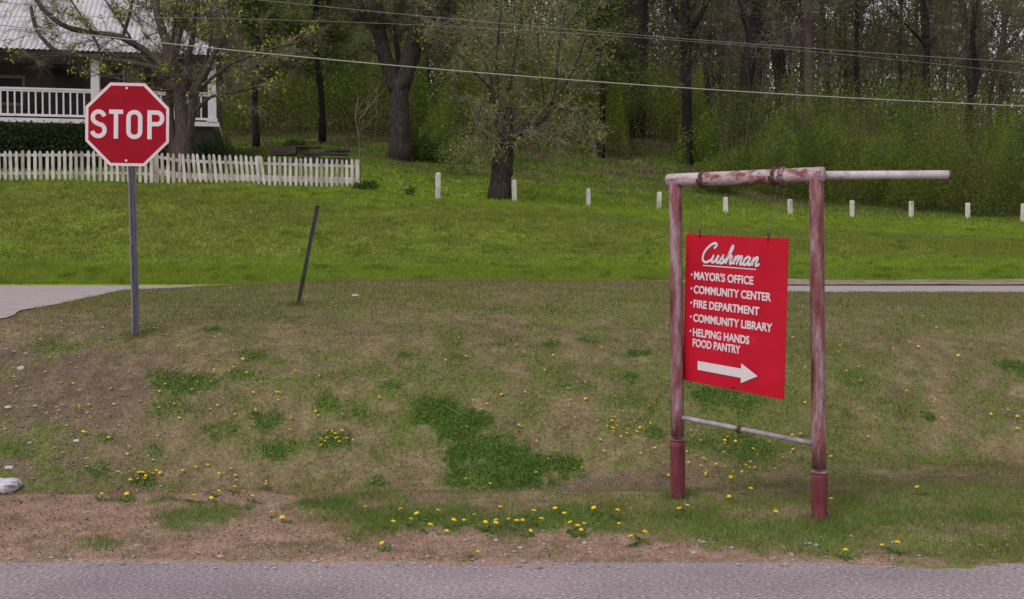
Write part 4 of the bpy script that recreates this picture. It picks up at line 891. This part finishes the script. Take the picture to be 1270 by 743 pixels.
for q in range(44):
    f_ = .03 + q * .0165
    if f_ > .72: break
    c_ = top * f_; MB().tube([c_ + np.array([0, -.0341, 0]), c_ + np.array([0, -.036, 0])], .0045, 6).build('hole', M['dark_steel'], root)

# ------------------------------------------------------------------ pipe frame with the red sign
LB = P(841, 616, 7.8); LT = P(837.5, 222, 7.8); RB = P(1016.5, 641, 7.2); RT = P(1012.5, 213, 7.2)
froot = empty('pipe_frame', (LB[0], LB[1], Gs(LB[0], LB[1]))); fo = np.array(froot.location)
tag(froot, 'tall frame of flaking red and white steel pipes holding the town sign', 'sign frame')
def pipe(a, b_, r, nm, m, n=14, par=None, wob=.004, open_end=False):
    B = MB(); q = np.linspace(a, b_, 12) - fo; B.tube(q, r, n, wob=wob)
    return B.build(nm, M[m], par or froot, smooth=True)
def pt(a, b_, t): return a + (b_ - a) * t
LB2 = LB.copy(); LB2[2] = Gs(LB[0], LB[1]) - .1; RB2 = RB.copy(); RB2[2] = Gs(RB[0], RB[1]) - .1
R1 = .0425; R2 = .0475
tl = (545 - 222) / (616 - 222); tr_ = (585 - 213) / (641 - 213)
pipe(pt(LT, LB, tl - .01), LT - np.array([0, 0, .03]), R1, 'left_post', 'paint_post'); pipe(LB2, pt(LT, LB, tl), R2, 'left_sleeve', 'paint_low')
pipe(pt(RT, RB, tr_ - .01), RT - np.array([0, 0, .03]), R1, 'right_post', 'paint_post'); pipe(RB2, pt(RT, RB, tr_), R2, 'right_sleeve', 'paint_low')
for c_ in (pt(LT, LB, tl), pt(RT, RB, tr_)):
    MB().tube(np.array([c_ + [0, 0, -.006], c_ + [0, 0, .006]]) - fo, R2 + .003, 14).build('collar', M['paint_post'], froot, smooth=True)
dfr = (RT - LT) / np.linalg.norm(RT - LT)
TL = P(829, 224, 7.83); TR = P(1021, 216, 7.17)
pipe(TL, TR, R1 + .001, 'top_pipe', 'paint_top', 16)
pipe(P(1016, 217.5, 7.235), P(1178, 216.5, 7.2), .0255, 'pipe_stub', 'paint_ext', 12)
e_ = P(1178, 216.5, 7.2); dd = (e_ - P(1016, 217.5, 7.235)); dd /= np.linalg.norm(dd)
MB().tube(np.array([e_ + dd * -.008, e_ + dd * .002]) - fo, .0275, 12).build('pipe_cap', M['paint_low'], froot)
MB().tube(np.array([e_ + dd * .0021, e_ + dd * .003]) - fo, .019, 12).build('pipe_bore', M['dark_steel'], froot)
pipe(P(843, 517.5, 7.79), P(1007, 549.5, 7.21), .016, 'brace', 'pipe_grey', 10)
def coil(c, ax, r, turns, pitch_, rad, nm, m='rope'):
    ax = ax / np.linalg.norm(ax); u = np.cross(ax, [0, 0, 1]); u /= np.linalg.norm(u); v = np.cross(ax, u)
    t = np.linspace(0, turns * 2 * math.pi, int(turns * 16)); q = c + ax * ((t / (2 * math.pi) - turns / 2) * pitch_)[:, None] + (np.cos(t)[:, None] * u + np.sin(t)[:, None] * v) * r
    B = MB(); B.tube(q - fo, rad, 5); return B.build(nm, M[m], froot)
def onTop(px): t = (px - 829) / (1021 - 829); t = t / (t + (1 - t) * 7.17 / 7.83); t = max(0, min(1, t)); return pt(TL, TR, t)
coil(onTop(872), dfr, R1 + .008, 2.5, .014, .007, 'chain_wrap'); coil(onTop(961), dfr, R1 + .008, 2.5, .013, .007, 'chain_wrap'); coil(onTop(971), dfr, R1 + .007, 3.5, .009, .006, 'chain_wrap', 'paint_post')
for px in (871, 966):
    c_ = onTop(px); B = MB(); B.tube(np.array([c_ + [0, 0, R1], c_ + [-.006, -.01, R1 + .03], c_ + [.008, 0, R1 + .022]]) - fo, .004, 5); B.build('chain_end', M['rope'], froot)
c_ = P(917, 532, 7.52); coil(c_, P(1007, 549.5, 7.21) - P(843, 517.5, 7.79), .02, 3, .01, .005, 'brace_tie')

# red panel (hung from the pipe, tied at the foot)
q7 = (1.3555645, 1.27653029, -1.00072331, .01865699, .0490841, .89804275, .9449956)
X0, Z0, yw, pi_, ro, SWD, SHT = q7
sroot = empty('directory_sign', (X0, 7.42, Z0)); tag(sroot, 'red hanging sign board with white lettering and a white arrow pointing right', 'sign')
R_ = Matrix.Rotation(yw, 3, 'Z') @ Matrix.Rotation(pi_, 3, 'X') @ Matrix.Rotation(ro, 3, 'Y'); sroot.rotation_euler = R_.to_euler()
prism(MB(), [(-SWD / 2, -SHT / 2), (-SWD / 2, SHT / 2), (SWD / 2, SHT / 2), (SWD / 2, -SHT / 2)], 0, .004).build('board', M['red_sign'], sroot)
def uv(u, v):
    ur = u * .909 / (u * .909 + (1 - u)); return ((ur - .5) * SWD, (.5 - v) * SHT)
def font_line(txt, u0, u1, v, cap, y=-.001, m='white_sheet', nm='lettering', dx=0, dz=0):
    cu = bpy.data.curves.new('lettering_curve', 'FONT'); cu.body = txt; cu.size = 1; cu.offset = .027; cu.extrude = .006; cu.space_character = 1.0
    t = bpy.data.objects.new('lettering_source', cu); COL.objects.link(t)
    dg = bpy.context.evaluated_depsgraph_get(); me = bpy.data.meshes.new_from_object(t.evaluated_get(dg)); bpy.data.objects.remove(t); bpy.data.curves.remove(cu)
    me.polygons.foreach_set('use_smooth', np.zeros(len(me.polygons), bool)); co = np.zeros(len(me.vertices) * 3); me.vertices.foreach_get('co', co); co = co.reshape(-1, 3)
    xa, xb = co[:, 0].min(), co[:, 0].max(); capH = .729
    x0_, z0_ = uv(u0, v); x1_, _ = uv(u1, v)
    nx = x0_ + (co[:, 0] - xa) / (xb - xa) * (x1_ - x0_) + dx; nz = z0_ + co[:, 1] / capH * cap + dz
    ny = y - (co[:, 2] > 0) * .0015
    me.vertices.foreach_set('co', np.stack([nx, ny, nz], 1).astype(np.float32).ravel()); me.materials.clear(); me.materials.append(M[m]); me.update(); me.name = nm
    o = bpy.data.objects.new(nm, me); COL.objects.link(o); o.parent = sroot; return o
CAP = .050
for txt, u0, u1, v in (("MAYOR'S OFFICE", .107, .712, .302), ('COMMUNITY CENTER', .107, .872, .396), ('FIRE DEPARTMENT', .108, .772, .493), ('COMMUNITY LIBRARY', .108, .89, .588), ('HELPING HANDS', .109, .69, .686), ('FOOD PANTRY', .109, .61, .757)):
    font_line(txt, u0, u1, v, CAP)
    if txt != 'FOOD PANTRY':
        x_, z_ = uv(.078, v); MB().tube([(x_, 0, z_ + CAP * .55), (x_, -.002, z_ + CAP * .55)], .0075, 10).build('bullet', M['white_sheet'], sroot)
# script word, drawn as pen strokes
strokes = [
 [(1.5, 1.62), (1.72, 1.95), (1.5, 2.2), (1.05, 2.05), (.55, 1.5), (.35, .85), (.5, .25), (.95, 0), (1.45, .22), (1.75, .55)],
 [(1.75, .88), (1.68, .4), (1.8, .05), (2.1, .2), (2.4, .88)], [(2.4, .88), (2.33, .3), (2.5, .03), (2.75, .22)],
 [(2.72, .2), (3.0, .95), (3.02, .62), (3.2, .3), (3.05, .02), (2.8, .06)], [(3.1, .03), (3.35, .2)],
 [(3.3, .15), (3.75, 1.1), (3.92, 1.8), (3.78, 2.0), (3.66, 1.3), (3.6, 0)], [(3.6, .4), (3.9, .9), (4.12, .82), (4.08, .3), (4.2, .02), (4.45, .22)],
 [(4.45, .2), (4.62, .88), (4.6, 0)], [(4.6, .45), (4.85, .92), (5.02, .8), (4.98, 0)], [(4.98, .45), (5.25, .92), (5.42, .8), (5.38, .25), (5.5, .02), (5.72, .22)],
 [(6.42, .78), (6.15, .93), (5.85, .65), (5.78, .25), (5.98, .02), (6.25, .25), (6.46, .88)], [(6.46, .88), (6.38, .3), (6.52, .03), (6.75, .22)],
 [(6.75, .2), (6.92, .88), (6.9, 0)], [(6.9, .45), (7.18, .92), (7.36, .8), (7.32, .25), (7.45, .02), (7.75, .25)]]
xa, za = uv(.178, .183); xb, _ = uv(.775, .183); kx = (xb - xa) / 7.7; kz = .056
def script(y, m, nm, dx, dz):
    B = MB()
    for si, st in enumerate(strokes):
        sp = smooth_path(st, max(12, 4 * len(st))); sp = np.stack([xa + (sp[:, 0] - .3 + .34 * sp[:, 1]) * kx + dx, za + sp[:, 1] * kz + dz], 1)
        ribbon(B, sp, .0148, .0012, False, y - si * .00005)
    return B.build(nm, M[m], sroot)
script(-.0016, 'white_sheet', 'script_lettering', 0, 0); script(-.0003, 'shadow_grey', 'script_shadow', .006, -.004)
u_, v_ = uv(.205, .205); u2, v2 = uv(.735, .205)
ribbon(MB(), [(u_, v_), (u2, v2)], .006, .001, False, -.0016).build('underline', M['white_sheet'], sroot)
A_ = [uv(.172, .852), uv(.622, .852), uv(.622, .818), uv(.775, .882), uv(.622, .946), uv(.622, .912), uv(.172, .912)]
prism(MB(), A_, -.003, -.0018).build('arrow', M['white_sheet'], sroot); prism(MB(), [(x + .006, z - .005) for x, z in A_], -.0012, -.0002).build('arrow_shadow', M['shadow_grey'], sroot)
for u_, v_ in ((.16, .012), (.83, .012), (.55, .985)):
    x_, z_ = uv(u_, v_); MB().tube([(x_, .006, z_), (x_, -.008, z_)], .007, 8).build('bolt', M['dark_steel'], sroot)
SR = np.array(R_); so = np.array(sroot.location)
def S2W(u, v): x_, z_ = uv(u, v); return SR @ np.array([x_, 0, z_]) + so
for (u_, px) in ((.16, 871), (.83, 965)):
    a = S2W(u_, 0.0); c_ = onTop(px) - np.array([0, 0, R1]); B = MB(); B.tube((np.array([a, (a + c_) / 2, c_]) - so) @ SR, .0015, 5); B.build('hanging_wire', M['wire'], sroot)
    B = MB(); B.tube((np.array([a + [0, 0, -.012], a + [.004, -.006, .006], a + [-.004, 0, .02], a + [.003, 0, .03]]) - so) @ SR, .004, 5); B.build('hook', M['dark_steel'], sroot)
a = S2W(.55, 1.0); c_ = P(917, 530, 7.52); B = MB(); B.tube((np.array([a, (a + c_) / 2, c_]) - so) @ SR, .0018, 5); B.build('tie_wire', M['wire'], sroot)

# ------------------------------------------------------------------ overhead cables
def cable(label, pts, Y, r, m):
    xs_ = [p_[0] for p_ in pts]; q = np.polyfit(xs_, [p_[1] for p_ in pts], 2); X_ = np.linspace(-500, 1900, 60)
    B = MB(); B.tube(np.array([P(x, np.polyval(q, x), Y + (x - 635) * .004) for x in X_]), r, 6)
    tag(B.build('overhead_cable', M[m], smooth=True), label, 'cable')
cable('thick pale overhead cable crossing the whole view below the thin ones', [(0, 31), (250, 58), (450, 77), (600, 92), (850, 109), (1080, 122), (1270, 132)], 24, .0105, 'cable')
cable('thin overhead cable crossing high above the pale one', [(330, 0), (435, 12), (530, 21), (640, 31), (850, 48), (960, 56), (1170, 71), (1270, 78)], 27, .0058, 'cable_thin')
cable('faint lower thin overhead cable at the right of the wood', [(500, 30), (900, 57), (1000, 60), (1100, 74), (1200, 84), (1270, 91)], 30, .0045, 'cable_thin')

# ------------------------------------------------------------------ rocks, litter, dandelions
def rock(label, px, py, wpx, hf, cat='rock', m='rock', name='rock', squash=.7):
    g0 = ground_at(px, py); r = wpx / F * g0[1] / 2
    nu, nv = 14, 9; V = []
    for i in range(nv):
        for j in range(nu):
            t_, p2 = math.pi * i / (nv - 1), 2 * math.pi * j / nu
            d_ = np.array([math.sin(t_) * math.cos(p2), math.sin(t_) * math.sin(p2), math.cos(t_)])
            k = 1 + .35 * (fbm(np.array([d_[0] * 1.8 + px]), np.array([d_[1] * 1.8 + d_[2] * 2.2 + py]), 2)[0] - .5) * 2
            V.append(d_ * k * np.array([r, r * squash, r * hf]))
    fs = [[i * nu + j, (i + 1) * nu + j, (i + 1) * nu + (j + 1) % nu, i * nu + (j + 1) % nu] for i in range(nv - 1) for j in range(nu)]
    o = MB().add(np.array(V), fs).build(name, M[m]); o.location = (g0[0], g0[1], g0[2] + r * hf * .35); tag(o, label, cat); return o
rock('large pale limestone rock at the ditch lip on the left edge', 6, 608, 50, .42)
rock('small white rock on the slope under the side road', 26, 458, 10, .6); rock('pale rock on the slope above the large one at the left edge', 12, 583, 11, .5)
rock('grey stone half sunk in the dry slope at the far left', 10, 508, 9, .5); rock('grey stone beside the dandelions on the lower left slope', 95, 548, 9, .5)
rock('crumpled white scrap of litter on the crest right of the leaning post', 441, 368, 11, .35, 'litter', name='litter_scrap'); rock('tiny white scrap of litter beside the leaning post', 412, 376, 6, .4, 'litter', name='litter_scrap')
# gravel on the bare parts
B = MB(); n = 3600
pxs = np.concatenate([RNG.uniform(-20, 330, n // 2) ** 1.0, RNG.uniform(-20, 1290, n // 2)])
Yg = np.where(np.arange(n) < n // 2, RNG.uniform(8.9, 11.2, n), RNG.uniform(6.2, 7.3, n)); Xg = (pxs - 635) / F * Yg
wgt = np.where(np.arange(n) < n // 2, RNG.random(n) < np.clip(1.1 - pxs / 300, .05, 1), RNG.random(n) < np.clip(1.1 - (Yg - 6.25) / .8, 0, 1)); Xg, Yg = Xg[wgt], Yg[wgt]
ok = ~on_road(Xg, Yg) | (Yg < 7); Xg, Yg = Xg[ok], Yg[ok]; n = len(Xg)
octv = np.array([[1, 0, 0], [-1, 0, 0], [0, 1, 0], [0, -1, 0], [0, 0, 1], [0, 0, -1.]]); octf = np.array([[0, 2, 4], [2, 1, 4], [1, 3, 4], [3, 0, 4], [2, 0, 5], [1, 2, 5], [3, 1, 5], [0, 3, 5]])
sz = .0045 + RNG.random(n) ** 4 * .018; Vg = octv[None] * (RNG.uniform(.6, 1.2, (n, 6, 1))) * sz[:, None, None] * np.array([1, 1, .6]) + np.stack([Xg, Yg, np.maximum(G(Xg, Yg), np.where(Yg < 6.5, .006, -9)) + sz * .2], 1)[:, None]
cg = np.repeat(mixc((.18, .14, .12), (.38, .34, .33), RNG.random(n)), 6, 0)
B.add(Vg.reshape(-1, 3), (octf[None] + np.arange(n)[:, None, None] * 6).reshape(-1, 3), cg); tag(B.build('gravel', M['pebble']), 'small pale stones scattered over the bare slope and road edge', 'gravel', kind='stuff')

def head_mesh(r):
    B = MB(); n = 14; V = [(0, 0, r * .55)]
    for ring, (rr_, zz) in enumerate(((.5, .5), (.95, .22), (.75, -.05))):
        for j in range(n):
            k = rr_ * (1.0 if j % 2 == 0 else (.86 if ring == 1 else 1)); V.append((r * k * math.cos(2 * math.pi * j / n), r * k * math.sin(2 * math.pi * j / n), r * (zz + (.06 if j % 2 else 0))))
    fs = [[0, 1 + j, 1 + (j + 1) % n] for j in range(n)]
    for ring in range(2): fs += [[1 + ring * n + j, 1 + (ring + 1) * n + j, 1 + (ring + 1) * n + (j + 1) % n, 1 + ring * n + (j + 1) % n] for j in range(n)]
    return B.add(np.array(V), fs)
def make_dandelion():
    r_ = empty('dandelion'); h_ = head_mesh(.0165).build('flower_head', M['yellow'], r_); h_.location = (0, 0, .05)
    B = MB(); B.tube([(0, 0, -.01), (.003, 0, .025), (0, 0, .052)], .0025, 5); B.build('stem', M['stem'], r_)
    B = MB()
    for k in range(8):
        a = k * .785 + random.uniform(-.25, .25); l = random.uniform(.045, .075); c_, s_ = math.cos(a), math.sin(a); p_ = np.array([-s_, c_, 0]) * .008
        B.add([(0, 0, .004), np.array([c_, s_, 0]) * l * .6 + p_ + [0, 0, .022], np.array([c_, s_, 0]) * l + [0, 0, .012], np.array([c_, s_, 0]) * l * .6 - p_ + [0, 0, .020]], [[0, 1, 2], [0, 2, 3]])
    B.build('leaf_rosette', M['weed_leaf'], r_)
    return r_
near = [(484,652),(478,680),(508,650),(520,642),(530,656),(590,689),(540,638),(600,655),(612,656),(618,650),(640,655),(648,648),(655,662),(660,640),(632,645),(700,640),(712,655),(720,662),(723,652),(716,660),(795,668),(788,675),
        (845,636),(850,634),(961,638),(553,660),(590,640),(575,648),(620,632),(690,634),(1048,690),(1110,684),(1096,678),(1140,610),(240,620),(262,620),(312,620),(338,638),(352,645),(125,617),(160,618),(268,612),(290,608),(330,603),(1030,622),(905,618),(930,610),(455,632),(498,636),(560,652),(668,650),(740,636),(762,642),(770,652)]
proto_d = make_dandelion(); protoS = None
locs = []
for k, (px, py) in enumerate(near):
    g0 = ground_at(px, py + 4, 6.2, 9); o = proto_d if k == 0 else copy_tree(proto_d)
    o.location = tuple(g0 + np.array([0, 0, random.uniform(-.02, .005)])); s_ = random.uniform(.8, 1.2); o.scale = (s_,) * 3; o.rotation_euler = (random.uniform(-.5, .3), random.uniform(-.3, .3), random.uniform(0, 6))
    zone = 'on the bare left end of the verge' if px < 370 else 'in the green verge below the big weed patch' if px < 780 else 'in the verge grass between the red posts' if px < 1000 else 'in the verge grass right of the red frame'
    tag(o, 'yellow dandelion with a leaf rosette ' + zone, 'dandelion', 'dandelions on the verge')
far = [(90,520),(110,507),(62,447),(135,548),(160,560),(158,568),(180,598),(185,592),(172,590),(395,520),(392,515),(270,508),(262,478),(285,465),(335,495),(345,500),(205,480),(240,470),(405,548),(412,540),(420,552),(398,556),(604,505),(608,606),
       (770,545),(790,540),(745,550),(760,535),(800,550),(812,560),(680,575),(665,590),(722,586),(1040,440),(1092,470),(1050,163+300),(1160,500),(1250,512),(1262,520)]
while len(far) < 240:
    c_ = random.choice([(415,545,22,16),(175,590,20,14),(345,500,70,45),(930,560,70,35),(780,545,60,30),(240,475,60,30),(1180,505,80,35),(880,570,60,30),(640,520,160,60),(1050,470,120,60),(95,520,40,40),(700,450,200,60),(1150,430,120,60),(900,590,50,12),(310,590,90,14),(760,530,90,30),(860,555,70,40)])
    px, py = random.gauss(c_[0], c_[2] * .6), random.gauss(c_[1], c_[3] * .6)
    if 385 < py < 604 and -5 < px < 1275: far.append((px, py))
for k, (px, py) in enumerate(far):
    g0 = ground_at(px, py + 1, 8.2, 16)
    if protoS is None: o = protoS = head_mesh(.015).build('dandelion', M['yellow'])
    else: o = copy_obj(protoS)
    o.location = (g0[0], g0[1], g0[2] + random.uniform(.02, .04)); s_ = random.uniform(.55, 1.15); o.scale = (s_,) * 3; o.rotation_euler = (random.uniform(-.7, .2), random.uniform(-.3, .3), random.uniform(0, 6))
    zone = 'at the left under the stop sign' if px < 230 else 'left of the big weed patch' if px < 500 else 'around the big weed patch' if px < 740 else 'behind the red frame' if px < 1010 else 'right of the red frame'
    tag(o, 'small yellow dandelion head on the ditch slope ' + zone, 'dandelion', 'dandelions on the ditch slope')
